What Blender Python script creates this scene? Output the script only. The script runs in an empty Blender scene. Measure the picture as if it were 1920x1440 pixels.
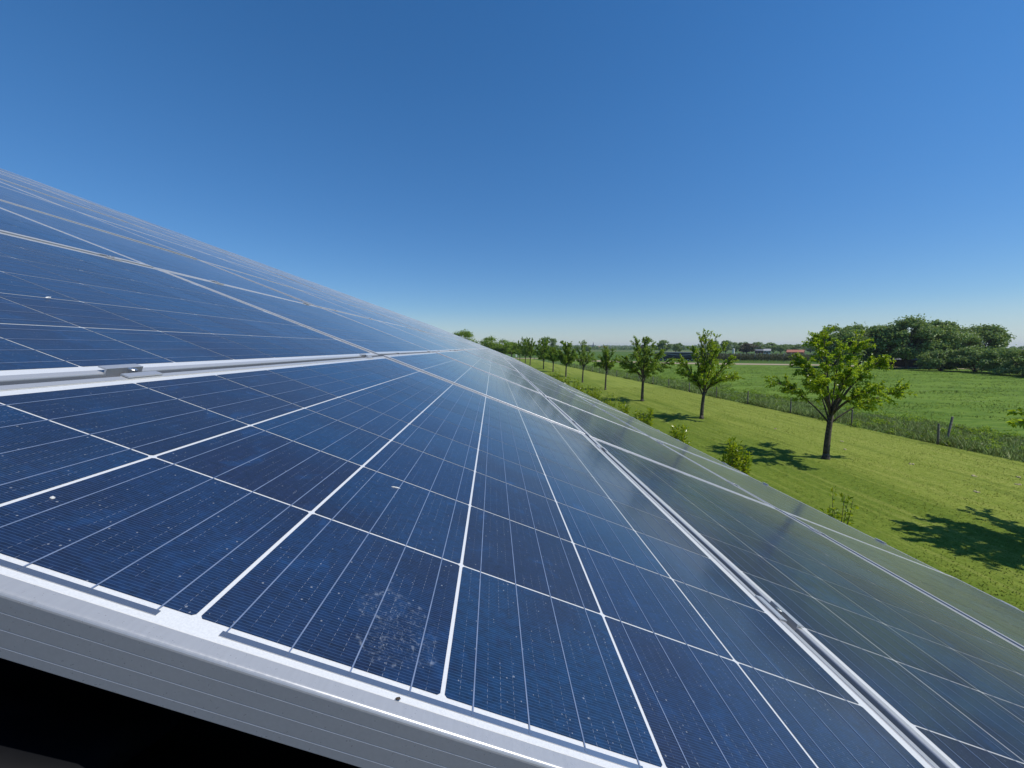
import bpy, math, random
import numpy as np
from mathutils import Matrix, Vector, noise as mnoise

# ------------------------------------------------------------------ camera
sc = bpy.context.scene
col = sc.collection
CAM_Z = 4.5
cd = bpy.data.cameras.new('camera')
cam = bpy.data.objects.new('camera', cd)
col.objects.link(cam)
cd.sensor_width = 36.0
cd.lens = 36.0 * 757.47 / 1920.0
cd.clip_start = 0.01
cd.clip_end = 20000.0
cam.matrix_world = Matrix(((0.998907, 0.004161, -0.046560, 0.0),
                           (-0.046746, 0.089173, -0.994919, 0.0),
                           (0.000012, 0.996007, 0.089270, CAM_Z),
                           (0, 0, 0, 1)))
sc.camera = cam

# ------------------------------------------------------------------ sky and sun
SUN_EL = math.radians(55.0)
SUN_AZ = math.atan2(0.935, -0.355)          # compass style: x = sin, y = cos
world = bpy.data.worlds.new('World')
sc.world = world
world.use_nodes = True
wn = world.node_tree.nodes
wl = world.node_tree.links
sky = wn.new('ShaderNodeTexSky')
sky.sky_type = 'NISHITA'
sky.sun_disc = False
sky.sun_elevation = SUN_EL
sky.sun_rotation = SUN_AZ
sky.altitude = 0.0
sky.air_density = 1.0
sky.dust_density = 0.0
sky.ozone_density = 5.0
hs = wn.new('ShaderNodeHueSaturation')        # the clear spring sky of the photograph is a deep blue
hs.inputs['Saturation'].default_value = 1.28
wl.new(sky.outputs[0], hs.inputs['Color'])
tc = wn.new('ShaderNodeTexCoord'); sx_ = wn.new('ShaderNodeSeparateXYZ'); wl.new(tc.outputs['Generated'], sx_.inputs[0])
mr = wn.new('ShaderNodeMapRange'); mr.interpolation_type = 'SMOOTHSTEP'; wl.new(sx_.outputs[2], mr.inputs[0])
mr.inputs[1].default_value = 0.0; mr.inputs[2].default_value = 0.10
mr2 = wn.new('ShaderNodeMapRange'); mr2.interpolation_type = 'SMOOTHSTEP'; wl.new(sx_.outputs[2], mr2.inputs[0])
mr2.inputs[1].default_value = -0.05; mr2.inputs[2].default_value = 0.50
hz = wn.new('ShaderNodeMix'); hz.data_type = 'RGBA'; wl.new(mr2.outputs[0], hz.inputs[0])
st = wn.new('ShaderNodeMapRange'); wl.new(mr.outputs[0], st.inputs[0]); st.inputs[3].default_value = 0.80; st.inputs[4].default_value = 1.25
wl.new(st.outputs[0], hs.inputs['Saturation'])
hz.inputs[6].default_value = (0.60, 0.68, 0.78, 1); hz.inputs[7].default_value = (1.09, 1.0, 1.0, 1)
mu = wn.new('ShaderNodeMix'); mu.data_type = 'RGBA'; mu.blend_type = 'MULTIPLY'; mu.inputs[0].default_value = 1.0
wl.new(hs.outputs[0], mu.inputs[6]); wl.new(hz.outputs[2], mu.inputs[7])
wl.new(mu.outputs[2], wn['Background'].inputs[0])
wn['Background'].inputs[1].default_value = 0.127
sd = bpy.data.lights.new('sun', 'SUN')
sd.energy = 4.2
sd.angle = math.radians(0.53)
sd.color = (1.0, 0.955, 0.88)
sun = bpy.data.objects.new('sun', sd)
col.objects.link(sun)
sv = Vector((math.sin(SUN_AZ) * math.cos(SUN_EL), math.cos(SUN_AZ) * math.cos(SUN_EL), math.sin(SUN_EL)))
sun.rotation_euler = sv.to_track_quat('Z', 'Y').to_euler()
sun.location = sv * 60
sc.view_settings.view_transform = 'Standard'
sc.view_settings.look = 'None'
sc.view_settings.exposure = 0.0
sc.view_settings.gamma = 1.0
sc.cycles.max_bounces = 6
sc.cycles.transparent_max_bounces = 8

# ------------------------------------------------------------------ helpers
def tag(o, label=None, cat=None, group=None, kind=None):
    if label: o['label'] = label
    if cat: o['category'] = cat
    if group: o['group'] = group
    if kind: o['kind'] = kind
    return o

def arr_mesh(name, V, F, mats=(), mi=None, smooth=False, uv=None):
    """V: n x 3, F: list of index tuples or an m x k int array"""
    me = bpy.data.meshes.new(name)
    V = np.asarray(V, dtype=np.float32).reshape(-1, 3)
    if isinstance(F, np.ndarray):
        k = F.shape[1]
        starts = np.arange(len(F), dtype=np.int32) * k
        tot = np.full(len(F), k, dtype=np.int32)
        flat = F.astype(np.int32).ravel()
    else:
        tot = np.array([len(f) for f in F], dtype=np.int32)
        starts = np.concatenate([[0], np.cumsum(tot)[:-1]]).astype(np.int32)
        flat = np.array([i for f in F for i in f], dtype=np.int32)
    me.vertices.add(len(V)); me.vertices.foreach_set('co', V.ravel())
    me.loops.add(len(flat)); me.loops.foreach_set('vertex_index', flat)
    me.polygons.add(len(tot)); me.polygons.foreach_set('loop_start', starts); me.polygons.foreach_set('loop_total', tot)
    for m in mats: me.materials.append(m)
    if mi is not None: me.polygons.foreach_set('material_index', np.asarray(mi, dtype=np.int32))
    me.polygons.foreach_set('use_smooth', np.full(len(tot), bool(smooth)))
    if uv is not None:
        l = me.uv_layers.new(name='UVMap')
        l.data.foreach_set('uv', np.asarray(uv, dtype=np.float32).ravel())
    me.update(calc_edges=True)
    me.validate()
    return me

def link(name, me, parent=None, loc=None, mw=None):
    o = bpy.data.objects.new(name, me)
    col.objects.link(o)
    if parent is not None: o.parent = parent
    if loc is not None: o.location = loc
    if mw is not None: o.matrix_world = mw
    return o

def empty(name, loc=(0, 0, 0), rz=0.0, mw=None):
    o = bpy.data.objects.new(name, None)
    col.objects.link(o)
    o.empty_display_size = 0.3
    if mw is not None: o.matrix_world = mw
    else:
        o.location = loc; o.rotation_euler = (0, 0, rz)
    return o

class MB:
    """collects shapes for ONE mesh"""
    def __init__(s): s.v = []; s.f = []; s.m = []
    def add(s, V, F, mi=0):
        b = len(s.v)
        s.v.extend([tuple(p) for p in V]); s.f.extend([tuple(i + b for i in f) for f in F]); s.m.extend([mi] * len(F))
    def box(s, a, b, mi=0, bev=0.0):
        x0, y0, z0 = a; x1, y1, z1 = b
        if bev <= 0:
            V = [(x0,y0,z0),(x1,y0,z0),(x1,y1,z0),(x0,y1,z0),(x0,y0,z1),(x1,y0,z1),(x1,y1,z1),(x0,y1,z1)]
            s.add(V, [(3,2,1,0),(4,5,6,7),(0,1,5,4),(1,2,6,5),(2,3,7,6),(3,0,4,7)], mi)
        else:
            V = [(x0,y0,z0),(x1,y0,z0),(x1,y1,z0),(x0,y1,z0),(x0,y0,z1-bev),(x1,y0,z1-bev),(x1,y1,z1-bev),(x0,y1,z1-bev),
                 (x0+bev,y0+bev,z1),(x1-bev,y0+bev,z1),(x1-bev,y1-bev,z1),(x0+bev,y1-bev,z1)]
            s.add(V, [(3,2,1,0),(8,9,10,11),(0,1,5,4),(1,2,6,5),(2,3,7,6),(3,0,4,7),(4,5,9,8),(5,6,10,9),(6,7,11,10),(7,4,8,11)], mi)
    def tube(s, pts, rad, n=6, mi=0, cap=True):
        pts = [Vector(p) for p in pts]
        rings = []; ref = Vector((0.31, 0.17, 0.93)).normalized()
        base = len(s.v); V = []; F = []
        for i, p in enumerate(pts):
            t = (pts[min(i+1, len(pts)-1)] - pts[max(i-1, 0)])
            t = t.normalized() if t.length > 1e-9 else Vector((0,0,1))
            a = t.cross(ref)
            if a.length < 0.05: a = t.cross(Vector((1,0,0)))
            a.normalize(); b = t.cross(a)
            r = rad[i] if hasattr(rad, '__len__') else rad
            for k in range(n):
                w = 2*math.pi*k/n
                V.append(p + a*(r*math.cos(w)) + b*(r*math.sin(w)))
        for i in range(len(pts)-1):
            for k in range(n):
                q = (k+1) % n
                F.append((i*n+k, (i+1)*n+k, (i+1)*n+q, i*n+q))
        if cap:
            F.append(tuple(range(n))); F.append(tuple((len(pts)-1)*n+k for k in reversed(range(n))))
        s.add(V, F, mi)
    def build(s, name, mats, parent=None, smooth=False, **kw):
        if not isinstance(mats, (list, tuple)): mats = [mats]
        return link(name, arr_mesh(name, s.v, s.f, mats, s.m, smooth), parent, **kw)

# ------------------------------------------------------------------ node helpers
class NT:
    def __init__(s, name):
        s.m = bpy.data.materials.new(name); s.m.use_nodes = True
        s.n = s.m.node_tree.nodes; s.l = s.m.node_tree.links
        s.b = s.n['Principled BSDF']; s.out = s.n['Material Output']
    def val(s, x, sock):
        if isinstance(x, bpy.types.NodeSocket): s.l.new(x, sock)
        else: sock.default_value = x
    def math(s, op, a, b=0.0, c=0.0, clamp=False):
        n = s.n.new('ShaderNodeMath'); n.operation = op; n.use_clamp = clamp
        s.val(a, n.inputs[0]); s.val(b, n.inputs[1]); s.val(c, n.inputs[2])
        return n.outputs[0]
    def mix(s, f, a, b, mode='MIX'):
        n = s.n.new('ShaderNodeMix'); n.data_type = 'RGBA'; n.blend_type = mode
        s.val(f, n.inputs[0]); s.val(a, n.inputs[6]); s.val(b, n.inputs[7])
        return n.outputs[2]
    def ramp(s, x, lo, hi, interp='SMOOTHSTEP', a=0.0, b=1.0):
        n = s.n.new('ShaderNodeMapRange'); n.interpolation_type = interp; n.clamp = True if interp == 'LINEAR' else n.clamp
        s.val(x, n.inputs[0]); n.inputs[1].default_value = lo; n.inputs[2].default_value = hi
        n.inputs[3].default_value = a; n.inputs[4].default_value = b
        return n.outputs[0]
    def noise(s, vec, scale, detail=3.0, rough=0.55, dim='3D', w=None, dist=0.0):
        n = s.n.new('ShaderNodeTexNoise'); n.noise_dimensions = dim
        if vec is not None: s.l.new(vec, n.inputs['Vector'])
        n.inputs['Scale'].default_value = scale; n.inputs['Detail'].default_value = detail
        n.inputs['Roughness'].default_value = rough; n.inputs['Distortion'].default_value = dist
        if w is not None: s.val(w, n.inputs['W'])
        return n.outputs[0]
    def voro(s, vec, scale, feature='F1', rand=1.0, dim='3D'):
        n = s.n.new('ShaderNodeTexVoronoi'); n.feature = feature; n.voronoi_dimensions = dim
        if vec is not None: s.l.new(vec, n.inputs['Vector'])
        n.inputs['Scale'].default_value = scale; n.inputs['Randomness'].default_value = rand
        return n.outputs
    def mapping(s, vec, scale=(1,1,1), rot=(0,0,0), loc=(0,0,0)):
        n = s.n.new('ShaderNodeMapping'); s.l.new(vec, n.inputs[0])
        n.inputs['Scale'].default_value = scale; n.inputs['Rotation'].default_value = rot; n.inputs['Location'].default_value = loc
        return n.outputs[0]
    def coord(s, which):
        if which == 'Position': return s.n.new('ShaderNodeNewGeometry').outputs['Position']
        return s.n.new('ShaderNodeTexCoord').outputs[which]
    def sep(s, vec):
        n = s.n.new('ShaderNodeSeparateXYZ'); s.l.new(vec, n.inputs[0]); return n.outputs
    def bump(s, h, strength=0.3, dist=0.01, normal=None):
        n = s.n.new('ShaderNodeBump'); s.val(h, n.inputs['Height']); n.inputs['Strength'].default_value = strength; n.inputs['Distance'].default_value = dist
        s.l.new(n.outputs[0], s.b.inputs['Normal']); return n.outputs[0]
    def set(s, **kw):
        names = dict(color='Base Color', rough='Roughness', metal='Metallic', coat='Coat Weight', coatr='Coat Roughness', coati='Coat IOR', sheen='Sheen Weight', sheenr='Sheen Roughness', spec='Specular IOR Level', ior='IOR')
        for k, x in kw.items(): s.val(x, s.b.inputs[names[k]])
        return s.m

def dust_film(t, tau, pos):
    """a thin layer of grains on top: covers 1 - exp(-tau / cos) like any real dust film"""
    lw = t.n.new('ShaderNodeNewGeometry')
    dt = t.n.new('ShaderNodeVectorMath'); dt.operation = 'DOT_PRODUCT'
    t.l.new(lw.outputs['Incoming'], dt.inputs[0]); t.l.new(lw.outputs['Normal'], dt.inputs[1])
    cosv = t.math('MAXIMUM', t.math('ABSOLUTE', dt.outputs['Value']), 0.01)
    tt = t.ramp(t.noise(pos, 2.2, 4.0, 0.6), 0.25, 0.8, 'LINEAR', 0.55*tau, 1.45*tau)
    f = t.math('SUBTRACT', 1.0, t.math('EXPONENT', t.math('MULTIPLY', t.math('DIVIDE', tt, cosv), -1.0)))
    d = t.n.new('ShaderNodeBsdfDiffuse'); d.inputs['Color'].default_value = (0.66, 0.66, 0.645, 1)
    ms = t.n.new('ShaderNodeMixShader'); t.l.new(f, ms.inputs[0])
    t.l.new(t.b.outputs[0], ms.inputs[1]); t.l.new(d.outputs[0], ms.inputs[2]); t.l.new(ms.outputs[0], t.out.inputs[0])

def rgb(*c): return (c[0], c[1], c[2], 1.0)

# ------------------------------------------------------------------ roof plane frame: local x = v (down the slope), y = u (along the eave), z = outward normal
TILT = math.radians(21.665)
CT, ST = math.cos(TILT), math.sin(TILT)
ORIGIN = Vector((-0.475364, 0.240538, 4.453091))
ROOF = Matrix(((CT, 0, ST, ORIGIN.x), (0, 1, 0, ORIGIN.y), (-ST, 0, CT, ORIGIN.z), (0, 0, 0, 1)))
PU, PV = 1.640, 1.020                        # panel pitch along u and v
CU, CV = 0.158, 0.159                        # cell pitch
NU, NV = 10, 6
J0, J1 = 0, 29                               # panels along the roof
R0, R1 = -7, 2                               # rows up (-) and down (+) the slope
def roofp(v, u, n=0.0): return ROOF @ Vector((v, u, n))

# ------------------------------------------------------------------ materials
def speck_layer(t, pos, base, density=1.0):
    """dust specks and pollen lying on the glass"""
    d1 = t.voro(pos, 210.0)
    rnd = t.sep(d1['Color'])
    thr = t.ramp(rnd[0], 1.0 - 0.36*density, 1.0, 'LINEAR', 0.0, 0.17)
    m1 = t.math('LESS_THAN', d1['Distance'], thr)
    d2 = t.voro(pos, 34.0)
    r2 = t.sep(d2['Color'])
    thr2 = t.ramp(r2[1], 1.0 - 0.030*density, 1.0, 'LINEAR', 0.0, 0.032)
    m2 = t.math('LESS_THAN', d2['Distance'], thr2)
    c = t.mix(t.math('MULTIPLY', m1, 0.30), base, rgb(0.55, 0.57, 0.58))
    tint = t.mix(r2[2], rgb(0.62, 0.60, 0.55), rgb(0.75, 0.77, 0.78))
    return t.mix(t.math('MULTIPLY', m2, 0.8), c, tint), t.math('MAXIMUM', m1, m2)

def mat_cell():
    t = NT('polycrystalline_cell')
    uv = t.coord('UV')
    s = t.sep(uv)
    pos = t.coord('Position')
    oi = t.n.new('ShaderNodeObjectInfo')
    at = t.n.new('ShaderNodeAttribute'); at.attribute_name = 'cell_id'
    wn_ = t.n.new('ShaderNodeTexWhiteNoise'); wn_.noise_dimensions = '2D'
    cmb = t.n.new('ShaderNodeCombineXYZ')
    t.l.new(at.outputs['Fac'], cmb.inputs[0]); t.l.new(t.math('MULTIPLY', oi.outputs['Random'], 91.7), cmb.inputs[1])
    t.l.new(cmb.outputs[0], wn_.inputs['Vector'])
    r = t.sep(wn_.outputs['Color'])
    # crystal mottle, different in every cell
    off = t.n.new('ShaderNodeVectorMath'); off.operation = 'MULTIPLY_ADD'
    t.l.new(wn_.outputs['Color'], off.inputs[0]); off.inputs[1].default_value = (40, 40, 40); t.l.new(pos, off.inputs[2])
    mo = t.noise(t.mapping(off.outputs[0], (1.0, 0.62, 1.0)), 26.0, 2.0, 0.6, dist=0.8)
    mo2 = t.noise(off.outputs[0], 75.0, 2.0, 0.5)
    big = t.noise(off.outputs[0], 9.0, 1.0, 0.5)
    dark = t.mix(r[0], rgb(0.0030, 0.0130, 0.042), rgb(0.0078, 0.0110, 0.036))
    lite = t.mix(r[1], rgb(0.0030, 0.0260, 0.076), rgb(0.0045, 0.0195, 0.064))
    c = t.mix(t.ramp(t.math('ADD', big, t.math('MULTIPLY', t.math('SUBTRACT', r[2], 0.5), 0.55)), 0.3, 0.7), dark, lite)
    c = t.mix(t.ramp(mo, 0.58, 0.76, a=0.0, b=0.36), c, rgb(0.007, 0.052, 0.160))
    c = t.mix(t.ramp(mo2, 0.5, 0.75, a=0.0, b=0.35), c, rgb(0.006, 0.012, 0.045))
    grain = t.noise(t.mapping(off.outputs[0], (0.35, 1.0, 1.0)), 260.0, 3.0, 0.7)
    hv = t.n.new('ShaderNodeHueSaturation'); t.l.new(c, hv.inputs['Color']); t.l.new(t.ramp(grain, 0.30, 0.70, 'LINEAR', 0.62, 1.42), hv.inputs['Value']); c = hv.outputs[0]
    # silver fingers across the cell
    fy = t.math('FRACT', t.math('MULTIPLY', s[1], 66.0))
    fing = t.math('LESS_THAN', t.math('ABSOLUTE', t.math('SUBTRACT', fy, 0.5)), 0.10)
    c = t.mix(t.math('MULTIPLY', fing, 0.20), c, rgb(0.095, 0.19, 0.36))
    # dashed soldering marks between the busbars
    fx = t.math('FRACT', t.math('MULTIPLY', s[0], 16.0))
    dl = t.math('LESS_THAN', t.math('ABSOLUTE', t.math('SUBTRACT', fx, 0.5)), 0.018)
    sx = t.math('MULTIPLY', s[0], 16.0)
    # dash lines sit at odd sixteenths between bars; bars sit at 1/8, 3/8, 5/8, 7/8
    fx2 = t.math('FRACT', t.math('ADD', sx, 0.5))
    dl = t.math('LESS_THAN', t.math('ABSOLUTE', t.math('SUBTRACT', fx2, 0.5)), 0.013)
    dash = t.math('LESS_THAN', t.math('FRACT', t.math('MULTIPLY', s[1], 33.0)), 0.55)
    dn = t.ramp(t.noise(pos, 40.0, 1.0), 0.35, 0.65)
    c = t.mix(t.math('MULTIPLY', t.math('MULTIPLY', dl, dash), t.math('MULTIPLY', dn, 0.42)), c, rgb(0.42, 0.46, 0.52))
    # busbars
    bx = t.math('FRACT', t.math('MULTIPLY', s[0], 4.0))
    bar = t.math('LESS_THAN', t.math('ABSOLUTE', t.math('SUBTRACT', bx, 0.5)), 0.0115)
    c = t.mix(bar, c, rgb(0.13, 0.18, 0.28))
    # a dried smear low on the front panel
    wp = t.n.new('ShaderNodeTexNoise'); t.l.new(pos, wp.inputs['Vector']); wp.inputs['Scale'].default_value = 22.0; wp.inputs['Detail'].default_value = 3.0
    wv = t.n.new('ShaderNodeVectorMath'); wv.operation = 'MULTIPLY_ADD'
    t.l.new(wp.outputs['Color'], wv.inputs[0]); wv.inputs[1].default_value = (0.09, 0.09, 0.09); t.l.new(pos, wv.inputs[2])
    dv = t.n.new('ShaderNodeVectorMath'); dv.operation = 'DISTANCE'
    t.l.new(wv.outputs[0], dv.inputs[0]); dv.inputs[1].default_value = roofp(0.438, 0.050) + Vector((0.045, 0.045, 0.045))
    dd = dv.outputs['Value']
    sm = t.math('MULTIPLY', t.ramp(dd, 0.012, 0.040, a=1.0, b=0.0), t.ramp(t.noise(pos, 150.0, 6.0, 0.75, dist=2.6), 0.50, 0.68))
    rim = t.math('MULTIPLY', t.ramp(t.math('ABSOLUTE', t.math('SUBTRACT', dd, 0.030)), 0.0, 0.0045, a=1.0, b=0.0), t.ramp(t.noise(pos, 150.0, 4.0, 0.7), 0.50, 0.64))
    sm = t.math('MAXIMUM', t.math('MULTIPLY', sm, 0.22), t.math('MULTIPLY', rim, 0.24))
    c = t.mix(sm, c, rgb(0.50, 0.56, 0.62))
    c, mk = speck_layer(t, pos, c)
    # thin film of dust
    film = t.ramp(t.noise(pos, 3.0, 4.0, 0.6), 0.3, 0.8, a=0.002, b=0.016)
    c = t.mix(film, c, rgb(0.60, 0.62, 0.64))
    t.set(color=c, rough=0.5, spec=0.15, coat=1.0, coatr=0.12, coati=1.22, sheen=0.06, sheenr=0.30)
    dust_film(t, 0.0032, pos)
    return t.m

def mat_backsheet():
    t = NT('white_backsheet')
    pos = t.coord('Position')
    g = t.noise(pos, 900.0, 1.0)
    c = t.mix(t.ramp(g, 0.3, 0.7), rgb(0.61, 0.615, 0.61), rgb(0.67, 0.675, 0.67))
    c = t.mix(t.ramp(t.noise(pos, 30.0, 4.0, 0.7), 0.58, 0.76, a=0, b=0.14), c, rgb(0.50, 0.47, 0.42))
    t.set(color=c, rough=0.5, coat=1.0, coatr=0.12, coati=1.22, sheen=0.06, sheenr=0.30)
    dust_film(t, 0.0032, pos)
    return t.m

def mat_alu(name, base=0.60, rough=0.36, metal=0.75):
    t = NT(name)
    pos = t.coord('Position')
    n = t.noise(t.mapping(pos, (60, 6, 60)), 6.0, 3.0)
    f = t.noise(pos, 420.0, 2.0)
    sp = t.ramp(t.noise(pos, 90.0, 5.0, 0.75), 0.66, 0.74)
    c = t.mix(t.ramp(n, 0.3, 0.7), rgb(base*0.97, base*0.98, base*1.0), rgb(base*1.02, base*1.03, base*1.05))
    c = t.mix(t.math('MULTIPLY', sp, 0.28), c, rgb(base*0.45, base*0.43, base*0.40))
    t.set(color=c, metal=metal, rough=t.ramp(f, 0.3, 0.7, 'LINEAR', rough-0.05, rough+0.08))
    t.bump(f, 0.03, 0.0004)
    dust_film(t, 0.024, pos)
    return t.m

def mat_plain(name, c0, c1, scale=8.0, rough=0.7, metal=0.0, bump=0.0, detail=4.0):
    t = NT(name)
    pos = t.coord('Position')
    n = t.noise(pos, scale, detail, 0.6)
    t.set(color=t.mix(t.ramp(n, 0.3, 0.7), rgb(*c0), rgb(*c1)), rough=rough, metal=metal)
    if bump: t.bump(n, bump, 0.02)
    return t.m

def mat_leaf(name, c0, c1, c2, trans=0.35, rough=0.45, up=0.0):
    t = NT(name)
    g = t.n.new('ShaderNodeNewGeometry')
    r = g.outputs['Random Per Island']
    c = t.mix(t.ramp(r, 0.0, 0.6, 'LINEAR'), rgb(*c0), rgb(*c1))
    c = t.mix(t.ramp(r, 0.72, 1.0, 'LINEAR'), c, rgb(*c2))
    n = t.noise(t.coord('Position'), 0.9, 2.0)
    hs = t.n.new('ShaderNodeHueSaturation'); t.l.new(c, hs.inputs['Color']); t.l.new(t.ramp(n, 0.3, 0.7, 'LINEAR', 0.75, 1.2), hs.inputs['Value'])
    c = hs.outputs[0]
    t.set(color=c, rough=rough, spec=0.45 if up == 0 else 0.15)
    nrm = None
    if up > 0:                                  # thin upright blades shade like the turf they make up
        mx = t.n.new('ShaderNodeMix'); mx.data_type = 'VECTOR'; mx.inputs[0].default_value = up
        t.l.new(g.outputs['Normal'], mx.inputs[4]); mx.inputs[5].default_value = (0.0, 0.0, 1.0)
        nz = t.n.new('ShaderNodeVectorMath'); nz.operation = 'NORMALIZE'; t.l.new(mx.outputs[1], nz.inputs[0]); nrm = nz.outputs[0]
        t.l.new(nrm, t.b.inputs['Normal'])
    tr = t.n.new('ShaderNodeBsdfTranslucent'); t.l.new(t.mix(0.55, c, rgb(c2[0]*1.5, c2[1]*1.5, c2[2]*0.7)), tr.inputs[0])
    ms = t.n.new('ShaderNodeMixShader'); ms.inputs[0].default_value = trans
    t.l.new(t.b.outputs[0], ms.inputs[1]); t.l.new(tr.outputs[0], ms.inputs[2]); t.l.new(ms.outputs[0], t.out.inputs[0])
    return t.m

M = {}
M['cell'] = mat_cell()
M['back'] = mat_backsheet()
M['alu'] = mat_alu('anodised_aluminium', 0.43, 0.32, 0.34)
M['clamp'] = mat_alu('clamp_aluminium', 0.55, 0.42, 0.7)
M['ribbon'] = mat_alu('tinned_ribbon', 0.50, 0.16, 0.9)
M['bus'] = mat_plain('busbar_ribbon', (0.13, 0.175, 0.27), (0.18, 0.23, 0.34), 60.0, 0.4, 0.0)
M['seal'] = mat_plain('dirty_seal', (0.56, 0.55, 0.52), (0.68, 0.67, 0.65), 70.0, 0.9)
M['steel'] = mat_alu('steel_bolt', 0.45, 0.25, 0.9)
M['tile'] = mat_plain('black_glazed_tile', (0.0035, 0.0040, 0.0055), (0.0075, 0.0082, 0.0105), 20.0, 0.45)
M['tile'].node_tree.nodes['Principled BSDF'].inputs['Specular IOR Level'].default_value = 0.15
M['brick'] = mat_plain('brown_brick', (0.18, 0.08, 0.05), (0.26, 0.13, 0.08), 9.0, 0.9)
M['bark'] = mat_plain('bark', (0.045, 0.036, 0.026), (0.12, 0.10, 0.075), 14.0, 0.95, bump=0.6)
M['post'] = mat_plain('weathered_post', (0.10, 0.09, 0.075), (0.21, 0.19, 0.165), 12.0, 0.95, bump=0.4)
M['leaf_a'] = mat_leaf('fresh_leaf', (0.100, 0.200, 0.012), (0.210, 0.345, 0.018), (0.42, 0.50, 0.035), 0.52, 0.32)
M['leaf_b'] = mat_leaf('mid_leaf', (0.100, 0.190, 0.020), (0.180, 0.285, 0.032), (0.30, 0.39, 0.055), 0.52, 0.42)
M['leaf_c'] = mat_leaf('big_tree_leaf', (0.118, 0.192, 0.050), (0.190, 0.280, 0.080), (0.30, 0.39, 0.14), 0.28, 0.5)
M['leaf_d'] = mat_leaf('copper_leaf', (0.075, 0.070, 0.032), (0.110, 0.095, 0.046), (0.15, 0.13, 0.065), 0.3, 0.6)
M['leaf_s'] = mat_leaf('glossy_shrub_leaf', (0.120, 0.220, 0.012), (0.230, 0.330, 0.016), (0.40, 0.44, 0.03), 0.45, 0.25)
M['blade'] = mat_leaf('rough_grass_blade', (0.085, 0.165, 0.024), (0.145, 0.230, 0.045), (0.34, 0.37, 0.17), 0.15, 0.7, 0.55)
M['turf'] = mat_leaf('lawn_blade', (0.110, 0.175, 0.015), (0.165, 0.225, 0.024), (0.24, 0.28, 0.055), 0.08, 0.8, 0.85)
M['clod'] = mat_plain('dry_cuttings', (0.34, 0.28, 0.15), (0.52, 0.45, 0.28), 25.0, 0.95)
M['meadowblade'] = mat_leaf('pasture_blade', (0.090, 0.180, 0.022), (0.135, 0.235, 0.032), (0.20, 0.28, 0.055), 0.1, 0.8, 0.9)
M['chalk'] = mat_plain('chalky_dropping', (0.55, 0.54, 0.50), (0.72, 0.71, 0.68), 200.0, 0.9)
M['petal'] = mat_plain('pink_petal', (0.60, 0.34, 0.33), (0.68, 0.44, 0.42), 200.0, 0.7)
M['soil'] = mat_plain('dark_dirt', (0.03, 0.022, 0.016), (0.07, 0.05, 0.035), 300.0, 0.95)
M['white'] = mat_plain('white_paint', (0.70, 0.70, 0.68), (0.80, 0.80, 0.78), 2.0, 0.6)
M['redtile'] = mat_plain('red_roof_tile', (0.34, 0.12, 0.07), (0.44, 0.18, 0.11), 2.0, 0.8)
M['slate'] = mat_plain('grey_slate', (0.10, 0.105, 0.12), (0.16, 0.165, 0.18), 2.0, 0.7)
M['darkwood'] = mat_plain('dark_boarding', (0.030, 0.024, 0.020), (0.055, 0.045, 0.038), 1.0, 0.9)
M['canvas'] = mat_plain('dark_grey_canvas', (0.030, 0.032, 0.038), (0.055, 0.058, 0.066), 0.6, 0.6)
M['railgrey'] = mat_plain('pale_grey_sheet', (0.34, 0.33, 0.32), (0.44, 0.43, 0.42), 1.0, 0.6)
M['rubber'] = mat_plain('tyre_rubber', (0.012, 0.012, 0.012), (0.02, 0.02, 0.02), 3.0, 0.9)
M['glass'] = mat_plain('dark_window', (0.02, 0.025, 0.03), (0.03, 0.035, 0.04), 1.0, 0.15)

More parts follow.
